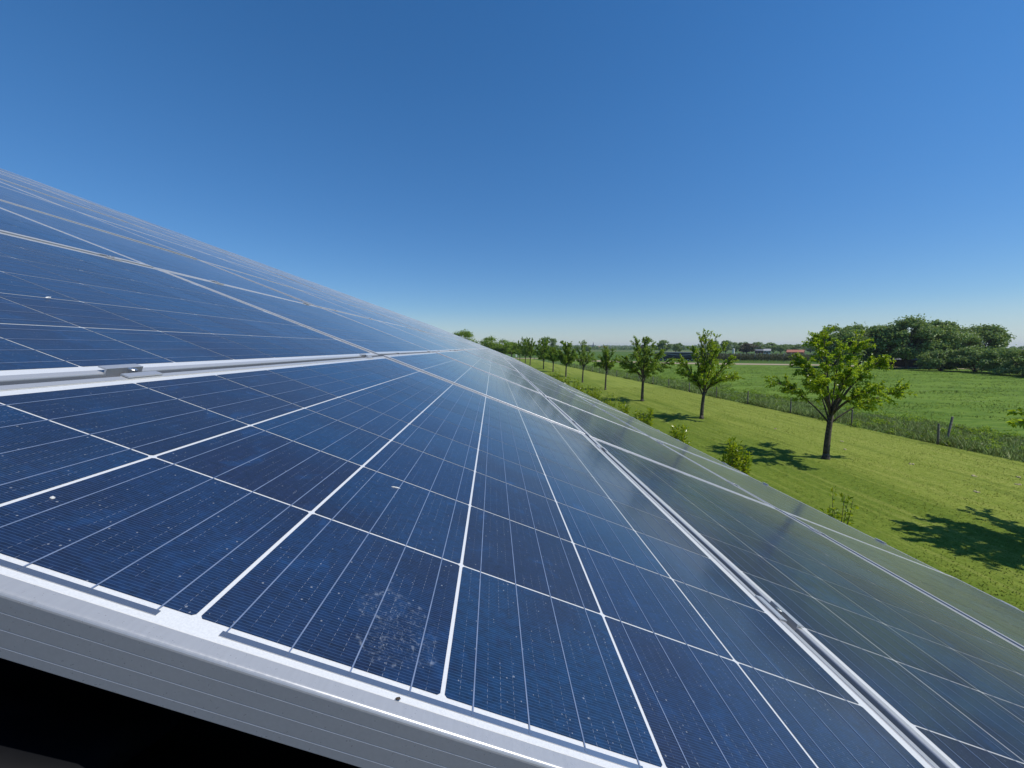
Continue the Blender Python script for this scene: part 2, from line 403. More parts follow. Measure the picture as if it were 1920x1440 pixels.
def mat_ground(name, kind):
    t = NT(name)
    pos = t.coord('Position')
    rows = t.mapping(pos, (1.0, 0.06, 1.0), (0, 0, math.radians(-2.5)))
    n1 = t.noise(rows, 0.85, 4.0, 0.62)
    n2 = t.noise(pos, 0.22, 3.0, 0.55)
    n3 = t.noise(pos, 5.0, 5.0, 0.7)
    n4 = t.noise(t.mapping(pos, (1.0, 0.6, 1.0)), 18.0, 4.0, 0.7)
    s = t.sep(pos)
    if kind == 'lawn':
        green = t.mix(t.ramp(n3, 0.3, 0.7), rgb(0.096, 0.145, 0.015), rgb(0.150, 0.200, 0.024))
        straw = t.mix(t.ramp(n3, 0.3, 0.7), rgb(0.168, 0.222, 0.026), rgb(0.248, 0.278, 0.054))
        x = t.math('ADD', t.math('MULTIPLY', t.math('SUBTRACT', s[0], 11.5), 0.16), t.math('MULTIPLY', t.math('SUBTRACT', n1, 0.5), 2.6))
        x = t.math('ADD', x, t.math('MULTIPLY', t.math('SUBTRACT', n2, 0.5), 1.2))
        c = t.mix(t.ramp(x, -0.25, 0.85), green, straw)
        c = t.mix(t.ramp(n4, 0.55, 0.78, a=0, b=0.16), c, rgb(0.070, 0.120, 0.012))
        mk = t.noise(t.mapping(pos, (2.6, 0.10, 1.0), (0, 0, math.radians(-2.5))), 1.0, 5.0, 0.7)
        c = t.mix(t.ramp(mk, 0.51, 0.62, a=0, b=0.42), c, rgb(0.085, 0.130, 0.014))
        c = t.mix(t.ramp(mk, 0.47, 0.38, a=0, b=0.30), c, rgb(0.30, 0.31, 0.075))
        cl = t.noise(t.mapping(pos, (1, 0.4, 1)), 3.2, 4.0, 0.7)
        c = t.mix(t.ramp(cl, 0.66, 0.78, a=0, b=0.55), c, rgb(0.20, 0.165, 0.085))
    elif kind == 'meadow':
        n2 = t.noise(t.mapping(pos, (0.7, 1.0, 1.0)), 0.12, 5.0, 0.62)
        n3 = t.noise(t.mapping(pos, (0.6, 1.4, 1.0)), 0.9, 6.0, 0.7)
        green = t.mix(t.ramp(n2, 0.38, 0.62), rgb(0.078, 0.145, 0.016), rgb(0.120, 0.195, 0.024))
        c = t.mix(t.ramp(n3, 0.42, 0.66, a=0, b=0.75), green, rgb(0.165, 0.240, 0.034))
        c = t.mix(t.ramp(t.noise(t.mapping(pos, (0.5, 1.2, 1)), 0.5, 5.0, 0.65), 0.56, 0.72, a=0, b=0.55), c, rgb(0.145, 0.170, 0.075))
        c = t.mix(t.ramp(n4, 0.55, 0.8, a=0, b=0.35), c, rgb(0.03, 0.06, 0.01))
    elif kind == 'verge':
        c = t.mix(t.ramp(n3, 0.3, 0.7), rgb(0.060, 0.115, 0.018), rgb(0.105, 0.170, 0.038))
        c = t.mix(t.ramp(n2, 0.45, 0.65, a=0, b=0.5), c, rgb(0.11, 0.13, 0.05))
    elif kind == 'far':
        f = t.voro(t.mapping(pos, (0.004, 0.010, 1.0)), 1.0)
        fc = t.sep(f['Color'])
        c = t.mix(fc[0], rgb(0.055, 0.115, 0.016), rgb(0.095, 0.150, 0.030))
        c = t.mix(t.ramp(fc[1], 0.75, 0.8, a=0, b=0.7), c, rgb(0.20, 0.17, 0.10))
        c = t.mix(t.ramp(t.noise(pos, 0.05, 4.0), 0.4, 0.7, a=0, b=0.4), c, rgb(0.05, 0.09, 0.02))
    else:
        c = t.mix(t.ramp(n3, 0.3, 0.7), rgb(0.30, 0.235, 0.155), rgb(0.42, 0.345, 0.24))
        c = t.mix(t.ramp(n1, 0.55, 0.7, a=0, b=0.6), c, rgb(0.14, 0.15, 0.05))
    t.set(color=c, rough=0.95, spec=0.1)
    t.bump(t.math('ADD', t.math('MULTIPLY', n4, 0.5), n3), 0.35, 0.10)
    return t.m

# ------------------------------------------------------------------ ground sheets (structure)
def sheet(name, pts, z, mat, thick=0.0):
    V = [(x, y, z) for x, y in pts]
    o = link(name, arr_mesh(name, V, [tuple(range(len(pts)))], [mat]))
    return tag(o, kind='structure')
def fence_x(y): return 21.37 - 0.0345 * y    # line of the wire fence
sheet('ground', [(-4500, -3000), (5000, -3000), (5000, 5000), (-4500, 5000)], -0.03, mat_ground('far_fields', 'far'))
sheet('meadow', [(26.5, -40), (140, -40), (140, 52), (101, 76), (84, 96), (60, 105), (45, 112), (30, 135), (21.5, 168)], -0.012, mat_ground('meadow_grass', 'meadow'))
sheet('lawn', [(-30, -40), (fence_x(-40), -40), (fence_x(165), 165), (-30, 165)], 0.0, mat_ground('mown_lawn', 'lawn'))
sheet('grass_verge', [(fence_x(-40), -40), (fence_x(-40) + 5.6, -40), (fence_x(165) + 4.6, 165), (fence_x(165), 165)], -0.004, mat_ground('verge_grass', 'verge'))
sheet('sandy_track', [(-40, 172), (21, 168.5), (30, 137), (45, 115), (60, 108), (84, 99), (103, 78), (110, 82), (88, 107), (62, 119), (50, 128), (37, 148), (27, 178), (-40, 181)], -0.006, mat_ground('sandy_track', 'track'))

# ------------------------------------------------------------------ the building under the panels
V_EAVE, V_RIDGE = 3.02, -7.32
U_A, U_B = -4.5, 49.6
bld = empty('farm_building', roofp(V_EAVE, 20, -0.2) * 1.0)
bld.location.z = 0.0
tag(bld, 'long building with black tiled roof carrying the solar panels', 'building')
def to_bld(o):
    o.parent = bld; o.matrix_parent_inverse = Matrix.Translation(bld.location).inverted(); return o
# tiled part near the verge: rolled pantiles in overlapping courses
tw, ex, amp = 0.30, 0.345, 0.034
us = np.arange(U_A, 0.75, tw/12)
prof = []
for u in us:
    p = ((u - U_A) / tw) % 1.0
    prof.append(amp * (math.cos(2*math.pi*p) * 0.75 + 0.25 * math.cos(4*math.pi*p + 0.6)))
V, F = [], []
ncourse = int((V_EAVE - V_RIDGE) / ex)
nU = len(us)
for c in range(ncourse + 1):
    v1 = V_EAVE - 0.01 - c * ex + 0.047; v0 = v1 - ex - 0.05
    b = len(V)
    for k, (v, dz) in enumerate([(v0, -0.012), (v0*0.5 + v1*0.5, 0.002), (v1 - 0.012, 0.0165), (v1, 0.011), (v1 - 0.002, -0.010)]):
        for i in range(nU):
            q = roofp(v, us[i], -0.150 + dz + prof[i]); V.append(q[:])
    for k in range(4):
        for i in range(nU - 1):
            a = b + k*nU + i
            F.append((a, a + nU, a + nU + 1, a + 1))
to_bld(link('roof_tiles', arr_mesh('roof_tiles', V, F, [M['tile']], smooth=True)))
bm_ = MB()
def roofbox(mb, v0, v1, u0, u1, n0, n1, mi=0):
    V = [roofp(v, u, n) for n in (n0, n1) for (v, u) in ((v0, u0), (v1, u0), (v1, u1), (v0, u1))]
    mb.add(V, [(3,2,1,0),(4,5,6,7),(0,1,5,4),(1,2,6,5),(2,3,7,6),(3,0,4,7)], mi)
roofbox(bm_, V_RIDGE, V_EAVE, U_A, U_B, -0.34, -0.205)
rid = roofp(V_RIDGE, 0, -0.205)
xw = rid.x - (roofp(V_EAVE, 0, -0.2).x - rid.x)
za = roofp(V_EAVE, 0, -0.205).z
ya, yb = roofp(0, U_A).y, roofp(0, U_B).y
bm_.add([(rid.x, ya, rid.z), (rid.x, yb, rid.z), (xw, yb, za), (xw, ya, za), (rid.x, ya, rid.z-0.14), (rid.x, yb, rid.z-0.14), (xw, yb, za-0.14), (xw, ya, za-0.14)],
        [(0,1,2,3),(7,6,5,4),(0,3,7,4),(1,5,6,2),(3,2,6,7)])
to_bld(bm_.build('roof_deck', M['tile']))
bm_ = MB()
rp = [(rid.x, y, rid.z + 0.0) for y in np.arange(ya, yb, 0.4)] + [(rid.x, yb, rid.z)]
bm_.tube(rp, [0.155 + 0.006*(i % 2) for i in range(len(rp))], 10)
to_bld(bm_.build('ridge_tiles', M['tile'], smooth=True))
bm_ = MB()
xe = roofp(V_EAVE, 0, -0.2).x - 0.45
xo = xw + 0.45
zt = za + 0.45*math.tan(TILT) - 0.16
zr = rid.z - 0.35
for (y0, y1) in ((ya + 0.2, ya + 0.45), (yb - 0.45, yb - 0.2)):
    bm_.add([(xo, y0, 0), (xe, y0, 0), (xe, y0, zt), (rid.x, y0, zr), (xo, y0, zt), (xo, y1, 0), (xe, y1, 0), (xe, y1, zt), (rid.x, y1, zr), (xo, y1, zt)],
            [(0,1,2,3,4),(9,8,7,6,5),(0,5,6,1),(1,6,7,2),(2,7,8,3),(3,8,9,4),(4,9,5,0)])
bm_.box((xe - 0.25, ya + 0.45, 0), (xe, yb - 0.45, zt)); bm_.box((xo, ya + 0.45, 0), (xo + 0.25, yb - 0.45, zt))
to_bld(bm_.build('wall', M['brick']))

# ------------------------------------------------------------------ solar panels
FV0, FV1 = -0.012, 0.966                     # inside edge of the frame
FU0, FU1 = -0.0125, 1.600
def frame_mesh():
    # (distance outward from the inner edge, height, material of the face to the next point)
    P = [(-0.0009, 0.0004, 1), (0.0, 0.0004, 0), (0.0002, 0.0010, 0), (0.0008, 0.0013, 0), (0.0086, 0.0013, 0), (0.0093, 0.00118, 0), (0.0099, 0.0009, 0), (0.0104, 0.0004, 0), (0.0108, -0.0003, 0), (0.0110, -0.0012, 0),
         (0.0110, -0.0092, 0), (0.01085, -0.0094, 0), (0.01085, -0.0096, 0), (0.0110, -0.00975, 0), (0.0110, -0.0186, 0), (0.01085, -0.0188, 0), (0.01085, -0.0190, 0), (0.0110, -0.01915, 0),
         (0.0110, -0.0284, 0), (0.01085, -0.0286, 0), (0.01085, -0.0288, 0), (0.0110, -0.02895, 0), (0.0110, -0.0345, 0), (-0.012, -0.0345, 0), (-0.012, -0.0327, 0), (0.008, -0.0327, 0), (0.008, -0.006, 0)]
    n = len(P); V = []; F = []; mi = []
    for cx, cy, sx, sy in ((FV0, FU0, -1, -1), (FV1, FU0, 1, -1), (FV1, FU1, 1, 1), (FV0, FU1, -1, 1)):
        for d, z, _ in P: V.append((cx + sx*d, cy + sy*d, z))
    for s_ in range(4):
        a, b = s_*n, ((s_+1) % 4)*n
        for k in range(n - 1):
            F.append((a + k, a + k + 1, b + k + 1, b + k)); mi.append(P[k][2])
    return arr_mesh('frame', V, F, [M['alu'], M['seal']], mi)
def cell_poly(v0, u0, z):
    a, b, c = 0.1559, 0.1556, 0.0018
    return ([(v0 + c, u0, z), (v0 + a - c, u0, z), (v0 + a, u0 + c, z), (v0 + a, u0 + b - c, z), (v0 + a - c, u0 + b, z), (v0 + c, u0 + b, z), (v0, u0 + b - c, z), (v0, u0 + c, z)],
            [(c/a, 0), (1 - c/a, 0), (1, c/b), (1, 1 - c/b), (1 - c/a, 1), (c/a, 1), (0, 1 - c/b), (0, c/b)])
def add_cell_id(me, ids):
    at = me.attributes.new('cell_id', 'FLOAT', 'FACE'); at.data.foreach_set('value', np.asarray(ids, dtype=np.float32))
def backsheet_box():
    m = MB(); m.box((FV0 - 0.007, FU0 - 0.007, -0.005), (FV1 + 0.007, FU1 + 0.007, 0.0)); return m
def cells_grid_mesh():
    V, F, UV, ids = [], [], [], []
    for i in range(NV):
        for k in range(NU):
            p, q = cell_poly(i*CV + 0.0, k*CU + 0.001, 0.0004)
            b = len(V); V += p; F.append(tuple(range(b, b + 8))); UV += q; ids.append(i*NU + k + 1)
    me = arr_mesh('solar_cells', V, F, [M['cell']], uv=UV); add_cell_id(me, ids); return me
def one_cell_mesh():
    p, q = cell_poly(0, 0, 0.0004)
    me = arr_mesh('solar_cell', p, [tuple(range(8))], [M['cell']], uv=q); add_cell_id(me, [0]); return me
FRAME = frame_mesh()
bb = backsheet_box(); BACK = arr_mesh('backsheet', bb.v, bb.f, [M['back']])
CELLS = cells_grid_mesh(); CELL = one_cell_mesh()
def strip_mesh(name, v0, v1, u0, u1, z, mat, bend=0.0):
    m = MB(); m.box((v0, u0, z - 0.0002), (v1, u1, z)); return arr_mesh(name, m.v, m.f, [mat])
BUS = strip_mesh('busbar', -0.00047, 0.00047, -0.0032, 1.5835, 0.00075, M['bus'])
def edge_ribbons():
    out = []
    for end, pairs in ((0, ((0, 1), (2, 3), (4, 5))), (1, ((0, 0), (1, 2), (3, 4), (5, 5)))):
        for a, b in pairs:
            v0, v1 = a*CV + 0.0195 - 0.0022, b*CV + 0.1365 + 0.0022
            u0 = -0.0070 if end == 0 else 1.5835
            m = MB(); m.box((v0, u0, 0.0), (v1, u0 + 0.0040, 0.0006))
            for c in range(a, b + 1):                       # little solder blobs where each busbar lands
                for q in range(4):
                    x = c*CV + 0.0195 + q*0.039
                    m.box((x - 0.0009, u0 + 0.0012, 0.0006), (x + 0.0010, u0 + 0.0030, 0.00085))
            out.append(arr_mesh('edge_ribbon', m.v, m.f, [M['ribbon']]))
    return out
EDGES = edge_ribbons()

ordn = ['first', 'second', 'third', 'fourth', 'fifth', 'sixth', 'seventh', 'eighth', 'ninth', 'tenth', 'eleventh', 'twelfth', 'thirteenth', 'fourteenth', 'fifteenth', 'sixteenth', 'seventeenth', 'eighteenth', 'nineteenth', 'twentieth',
        'twenty-first', 'twenty-second', 'twenty-third', 'twenty-fourth', 'twenty-fifth', 'twenty-sixth', 'twenty-seventh', 'twenty-eighth', 'twenty-ninth', 'thirtieth']
SPECIAL = {(0, 0): 'large blue solar panel nearest the camera with a dried white smear near its front edge',
           (-1, 0): 'blue solar panel just upslope of the foreground one, beyond the open gap with a clamp',
           (1, 0): 'blue solar panel just downslope of the foreground one, reflecting green and grey',
           (0, 1): 'blue solar panel directly behind the foreground one, pale with reflected sky'}
rng = random.Random(4)
def panel(r, j, detailed):
    name = 'solar_panel'
    off = Matrix.Translation((r*PV, j*PU, 0.0))
    jit = Matrix.Rotation(math.radians(rng.uniform(-0.17, 0.17)), 4, 'X') @ Matrix.Rotation(math.radians(rng.uniform(-0.20, 0.20)), 4, 'Y') if (r, j) != (0, 0) else Matrix()
    cen = Matrix.Translation((0.477, 0.79, 0))
    dz = Matrix.Translation((0, 0, rng.uniform(-0.0028, 0.0028) if (r, j) != (0, 0) else 0))
    t = empty(name, mw=ROOF @ off @ cen @ jit @ cen.inverted() @ dz)
    row = 'row ' + ordn[R1 - r] + ' from the eave'
    lab = SPECIAL.get((r, j)) or 'blue solar panel %s from the near end, %s row up from the eave' % (ordn[j], ordn[R1 - r])
    tag(t, lab, 'solar panel', 'solar panels covering the roof slope')
    link('frame', FRAME, t)
    b = link('backsheet', BACK, t)
    if detailed:
        for i in range(NV):
            for k in range(NU):
                link('solar_cell', CELL, t, loc=(i*CV, k*CU + 0.001, 0))
            for q in range(4):
                link('busbar', BUS, t, loc=(i*CV + 0.0195 + q*0.039, 0, 0))
        for e in EDGES: link('edge_ribbon', e, t)
    else:
        link('solar_cells', CELLS, t)
    return t
DETAIL = {(0, 0), (0, 1), (-1, 0), (1, 0), (1, 1), (-1, 1)}
for r in range(R0, R1 + 1):
    for j in range(J0, J1 + 1):
        panel(r, j, (r, j) in DETAIL)

DROPS = [(-0.3793, 0.5632), (0.1678, 0.0588), (0.3726, 0.2853), (0.1044, 2.0305)]
# ------------------------------------------------------------------ clamps in the gaps
def clamp_body_mesh():
    L, w = 0.058, 0.0245                      # hat profile bridging two frames (x across the gap)
    P = [(-0.0200, 0.0042), (-0.0088, 0.0042), (-0.0088, -0.018), (0.0088, -0.018), (0.0088, 0.0042), (0.0200, 0.0042), (0.0200, 0.0022), (0.0112, 0.0022), (0.0112, -0.0205), (-0.0112, -0.0205), (-0.0112, 0.0022), (-0.0200, 0.0022)]
    n = len(P); V = [(x, -L/2, z) for x, z in P] + [(x, L/2, z) for x, z in P]
    F = [(i, (i+1) % n, n + (i+1) % n, n + i) for i in range(n)]
    for side in (0, n):
        for q in ((0, 1, 10, 11), (1, 2, 9, 10), (2, 3, 8, 9), (3, 4, 7, 8), (4, 5, 6, 7)):
            F.append(tuple(side + x for x in q) if side else tuple(side + x for x in reversed(q)))
    return arr_mesh('clamp_body', V, F, [M['clamp']])
def bolt_mesh():
    m = MB()
    m.tube([(0, 0, -0.018), (0, 0, -0.0025)], 0.0075, 14)
    m.tube([(0, 0, -0.0025), (0, 0, 0.0055)], 0.0056, 12)
    m.tube([(0, 0, 0.0055), (0, 0, 0.0062)], [0.0056, 0.0048], 12)
    return arr_mesh('bolt', m.v, m.f, [M['steel']])
CB, BO = clamp_body_mesh(), bolt_mesh()
GAPW = {-2: 'second gap above the foreground panel', -1: 'gap above the foreground panel', 0: 'gap below the foreground panel', 1: 'second gap below the foreground panel'}
for g in (-1, 0, -2, 1):
    for j in range(0, 9):
        for h, du in enumerate((0.352, 1.385)):
            u = j*PU + du + rng.uniform(-0.02, 0.02)
            mw = ROOF @ Matrix.Translation((0.987 + g*PV, u, 0.0)) @ Matrix.Rotation(math.radians(rng.uniform(-2.5, 2.5)), 4, 'Z')
            t = empty('panel_clamp', mw=mw)
            tag(t, 'silver clamp in the %s, %s from the near end' % (GAPW[g], ordn[2*j + h]), 'clamp', 'clamps holding the solar panels')
            link('clamp_body', CB, t)
            if j < 4: link('bolt', BO, t)
def end_clamp_mesh():
    m = MB()
    m.box((-0.012, -0.03, 0.0022), (0.002, 0.03, 0.0046)); m.box((0.002, -0.03, -0.036), (0.006, 0.03, 0.0046)); m.box((0.006, -0.03, -0.036), (0.022, 0.03, -0.032))
    return arr_mesh('clamp_body', m.v, m.f, [M['clamp']])
EC = end_clamp_mesh()
for j in range(0, 9):
    for h, du in enumerate((0.352, 1.385)):
        t = empty('end_clamp', mw=ROOF @ Matrix.Translation((R1*PV + 0.977, j*PU + du, 0)))
        tag(t, 'small end clamp on the eave edge of the panels, %s from the near end' % ordn[2*j + h], 'clamp', 'end clamps along the eave')
        link('clamp_body', EC, t)
def dropping(v, u, n, lenu, lenv, rot, mat, name, label, cat, seed):
    g = random.Random(seed); m = MB(); K = 14
    ring = [(math.cos(6.283*k/K)*lenv*0.5*g.uniform(0.6, 1.15), math.sin(6.283*k/K)*lenu*0.5*g.uniform(0.6, 1.15)) for k in range(K)]
    V = [(x, y, 0.0) for x, y in ring] + [(x*0.6, y*0.6, 0.0009*g.uniform(0.6, 1.3)) for x, y in ring] + [(0, 0, 0.0010)]
    m.add(V, [(k, (k+1) % K, K + (k+1) % K, K + k) for k in range(K)] + [(K + k, K + (k+1) % K, 2*K) for k in range(K)])
    o = m.build(name, mat, smooth=True, mw=ROOF @ Matrix.Translation((v, u, n)) @ Matrix.Rotation(rot, 4, 'Z')); tag(o, label, cat)
dropping(*DROPS[0], 0.0006, 0.022, 0.005, 0.5, M['chalk'], 'bird_dropping', 'streaky white bird dropping on the panel upslope of the foreground one', 'dropping', 1)
dropping(*DROPS[1], 0.0006, 0.0035, 0.0028, 0.2, M['chalk'], 'bird_dropping', 'tiny white lump near the left edge of the foreground panel', 'dropping', 2)
dropping(*DROPS[2], 0.0006, 0.0016, 0.013, 0.4, M['chalk'], 'dry_stalk', 'short pale dry stalk lying across a busbar of the foreground panel', 'stalk', 3)
dropping(*DROPS[3], 0.0006, 0.012, 0.009, 0.2, M['petal'], 'fallen_petal', 'small pink petal on the panel behind the foreground one', 'petal', 4)
dropping(0.4482, -0.0120, 0.0016, 0.002, 0.004, 0.3, M['soil'], 'dirt_crumb', 'dark crumb of dirt at the inner edge of the near frame', 'dirt', 5)
# rails under the panels, running up the slope
m = MB(); m.box((R0*PV - 0.05, -0.02, -0.075), (R1*PV + 0.985, 0.02, -0.0365)); RAIL = arr_mesh('mounting_rail', m.v, m.f, [M['clamp']])
for j in range(0, 4):
    for h, du in enumerate((0.352, 1.385)):
        o = link('mounting_rail', RAIL, mw=ROOF @ Matrix.Translation((0, j*PU + du, 0)))
        tag(o, 'aluminium rail under the panels running up the roof, %s from the near end' % ordn[2*j + h], 'rail', 'mounting rails under the panels')

# ------------------------------------------------------------------ vegetation
def leaf_mesh(name, C, D, N, L, W, mat, fold=0.25):
    """C centres, D long axes, N rough normals, L length, W width : one folded 4-gon pair per leaf"""
    C = np.asarray(C); D = np.asarray(D); N = np.asarray(N)
    D = D/ (np.linalg.norm(D, axis=1, keepdims=True) + 1e-9)
    S = np.cross(D, N); S /= (np.linalg.norm(S, axis=1, keepdims=True) + 1e-9)
    N = np.cross(S, D)
    L = np.asarray(L).reshape(-1, 1); W = np.asarray(W).reshape(-1, 1)
    a = C - D*L*0.5; b = C + S*W*0.5 + N*W*fold - D*L*0.05; c = C + D*L*0.5 - N*W*fold*0.6; d = C - S*W*0.5 + N*W*fold - D*L*0.05
    V = np.stack([a, b, c, d], 1).reshape(-1, 3)
    i = np.arange(len(C))[:, None]*4
    F = np.concatenate([i + [0, 1, 2], i + [0, 2, 3]], 0)
    return arr_mesh(name, V, F, [mat])

def bez(p0, p1, p2, n):
    t = np.linspace(0, 1, n)[:, None]
    return (1-t)**2*p0 + 2*t*(1-t)*p1 + t*t*p2

def orchard_tree(seed, H, fork, tr, rx, ry, cx, cy, style, leaf, nl, sub, lpt, low=0.25, lean=0.0):
    """returns trunk MB and leaf arrays; local origin at the base"""
    g = np.random.default_rng(seed)
    w = MB(); C = []; D = []; N = []
    top = np.array([lean, 0.02, fork])
    tp = bez(np.zeros(3), np.array([lean*0.2, 0.03, fork*0.5]), top, 6)
    w.tube(tp, list(np.linspace(tr*1.15, tr*0.85, 6)), 9)
    w.tube([(0, 0, -0.05), (0.004, 0, 0.06), (lean*0.05, 0, 0.22)], [tr*1.65, tr*1.35, tr*1.08], 9)
    for i in range(nl):
        az = 2*math.pi*(i + g.uniform(-0.25, 0.25))/nl + seed
        ring = i % 3
        if style == 'vase':
            rr = g.uniform(0.35, 1.0); zz = fork + (H - fork)*(g.uniform(0.60, 1.0) if rr < 0.72 else g.uniform(0.22, 0.68))
        elif style == 'round':
            r4 = i % 4
            rr = (1.0, 0.88, 0.55, 0.22)[r4]*g.uniform(0.85, 1.1); zz = fork + (H - fork)*((0.38, 0.60, 0.82, 0.97)[r4] + g.uniform(-0.14, 0.06))
        else:
            rr = (0.95, 0.66, 0.30)[ring]*g.uniform(0.88, 1.08); zz = fork + (H - fork)*((0.40, 0.70, 0.97)[ring] + g.uniform(-0.12, 0.08))
        end = np.array([cx + rx*rr*math.cos(az), cy + ry*rr*math.sin(az), zz])
        st = tp[-1] if i < 3 else tp[-1 - (i % 2)]
        mid = st + (end - st)*np.array([0.42, 0.42, 0.62 if style == 'vase' else 0.52]) + np.array([0, 0, 0.10*(H - fork)])
        if style == 'vase': mid = st + (end - st)*np.array([0.62, 0.62, 0.45])
        P = bez(st, mid, end, 9)
        w.tube(P, list(np.linspace(tr*(0.60 if i < 3 else 0.34), 0.012, 9)), 6)
        for s in range(sub):
            k = g.uniform(low, 1.0); q = k*8; a = int(min(q, 7)); base = P[a] + (P[a+1] - P[a])*(q - a)
            tan = P[min(a+1, 8)] - P[a]; tan /= np.linalg.norm(tan) + 1e-9
            out = base - np.array([cx*0.5, cy*0.5, fork]); out[2] *= 0.3; out /= np.linalg.norm(out) + 1e-6
            rd = g.normal(size=3); rd /= np.linalg.norm(rd)
            if style == 'round': dr = tan*0.55 + out*0.30 + rd*0.62 + np.array([0, 0, 0.30]); Ls = g.uniform(0.28, 0.62)
            elif style == 'vase': dr = tan*0.95 + out*0.30 + rd*0.42; Ls = g.uniform(0.30, 0.75)*(1.15 - 0.5*k)
            else: dr = tan*0.45 + out*0.55 + rd*0.75 + np.array([0, 0, 0.10]); Ls = g.uniform(0.28, 0.72)*(rx/2.3)**0.5
            dr /= np.linalg.norm(dr)
            e2 = base + dr*Ls + np.array([0, 0, 0.10*Ls if style == 'vase' else -0.10*Ls])
            Q = bez(base, base + dr*Ls*0.5 + np.array([0, 0, 0.06]), e2, 5)
            w.tube(Q, list(np.linspace(0.011, 0.004, 5)), 4, cap=False)
            n_ = int(lpt*g.uniform(0.7, 1.3))
            t = g.uniform(0.15, 1.03, n_)**(0.8 if style == 'vase' else 0.6)
            idx = np.clip((t*4).astype(int), 0, 3)
            cpos = Q[idx] + (Q[idx+1] - Q[idx])*(t*4 - idx)[:, None]
            ro = g.normal(size=(n_, 3)); ro /= np.linalg.norm(ro, axis=1, keepdims=True)
            C.append(cpos + ro*g.uniform(0.2, 1.0, (n_, 1))*leaf*0.9)
            D.append(ro*0.9 + dr*0.55 + np.array([0, 0, 0.25 if style == 'vase' else -0.45]))
            N.append(np.tile([0, 0, 1.0], (n_, 1)) + g.normal(size=(n_, 3))*0.55)
    C = np.concatenate(C); D = np.concatenate(D); N = np.concatenate(N)
    Ls = leaf*g.uniform(0.75, 1.3, len(C))
    return w, C, D, N, Ls, Ls*g.uniform(0.48, 0.66, len(C))

def put_tree(name, loc, data, mat, label, cat, group, wood=None):
    w, C, D, N, L, W = data
    t = empty(name, loc)
    tag(t, label, cat, group)
    w.build('trunk', wood or M['bark'], t, smooth=True)
    link('crown', leaf_mesh('crown', C, D, N, L, W, mat), t)
    return t

GL = 'young trees in a row on the lawn'
put_tree('young_tree', (13.52, 15.51, 0), orchard_tree(11, 4.9, 1.78, 0.105, 2.25, 2.2, 0.20, 0.1, 'spread', 0.100, 14, 33, 32, 0.38, 0.12), M['leaf_a'],
         'broad bright young tree with forked trunk, nearest one standing whole on the lawn', 'tree', GL)
put_tree('young_tree', (13.25, 24.86, 0), orchard_tree(23, 5.15, 1.75, 0.10, 1.95, 1.8, 0.2, 0, 'round', 0.095, 24, 30, 24, 0.16, 0.12), M['leaf_a'],
         'vase shaped young tree with upright leafy shoots, just left of the nearest whole tree', 'tree', GL)
put_tree('young_tree', (12.61, 33.44, 0), orchard_tree(35, 4.9, 1.9, 0.11, 2.35, 2.2, -0.05, 0, 'spread', 0.12, 15, 32, 30, 0.25, 0.05), M['leaf_b'],
         'round headed dark young tree, third whole tree of the lawn row', 'tree', GL)
put_tree('young_tree', (12.03, 42.64, 0), orchard_tree(41, 4.45, 2.0, 0.085, 1.10, 1.1, 0.05, 0, 'round', 0.13, 13, 22, 20, 0.2, 0.08), M['leaf_b'],
         'thin small crowned young tree, slimmest of the near lawn row', 'tree', GL)
put_tree('young_tree', (11.64, 52.06, 0), orchard_tree(57, 5.15, 1.9, 0.09, 1.6, 1.5, 0.1, 0, 'round', 0.13, 15, 20, 15, 0.2, 0.1), M['leaf_d'] if False else M['leaf_b'],
         'sparse brownish green young tree with spiky crown in front of the far church', 'tree', GL)
far_row = [(11.42, 62.89, 5.3, 1.6, 'spread', 'oval young tree left of the sparse spiky one'), (11.3, 75.7, 4.2, 1.15, 'round', 'lowest crowned young tree in the far part of the lawn row'),
           (10.68, 85.3, 6.2, 2.0, 'spread', 'tall young tree in front of the far round tree clump'), (9.53, 103.7, 6.8, 2.3, 'spread', 'nearest tree of the tight far bunch at the end of the lawn'),
           (9.45, 118.2, 7.0, 2.3, 'spread', 'middle tree of the tight far bunch at the end of the lawn'), (8.49, 128.5, 6.6, 2.2, 'spread', 'farthest tree of the tight bunch at the end of the lawn')]
for k, (x, y, h, rx, st, lb) in enumerate(far_row):
    put_tree('young_tree', (x, y, 0), orchard_tree(70 + 7*k, h, 1.8, 0.11, rx*1.22, rx*1.22, 0, 0, 'spread' if k % 2 == 0 else 'round', 0.20, 16, 26, 22, 0.2, 0.05), M['leaf_b'], lb, 'tree', GL)
put_tree('young_tree', (14.45, 7.05, 0), orchard_tree(5, 5.2, 1.55, 0.11, 2.55, 2.5, -0.1, 0.1, 'spread', 0.125, 15, 36, 40, 0.25, 0.0), M['leaf_a'],
         'young tree at the right edge, only its shadow and a few leaves in view', 'tree', GL)

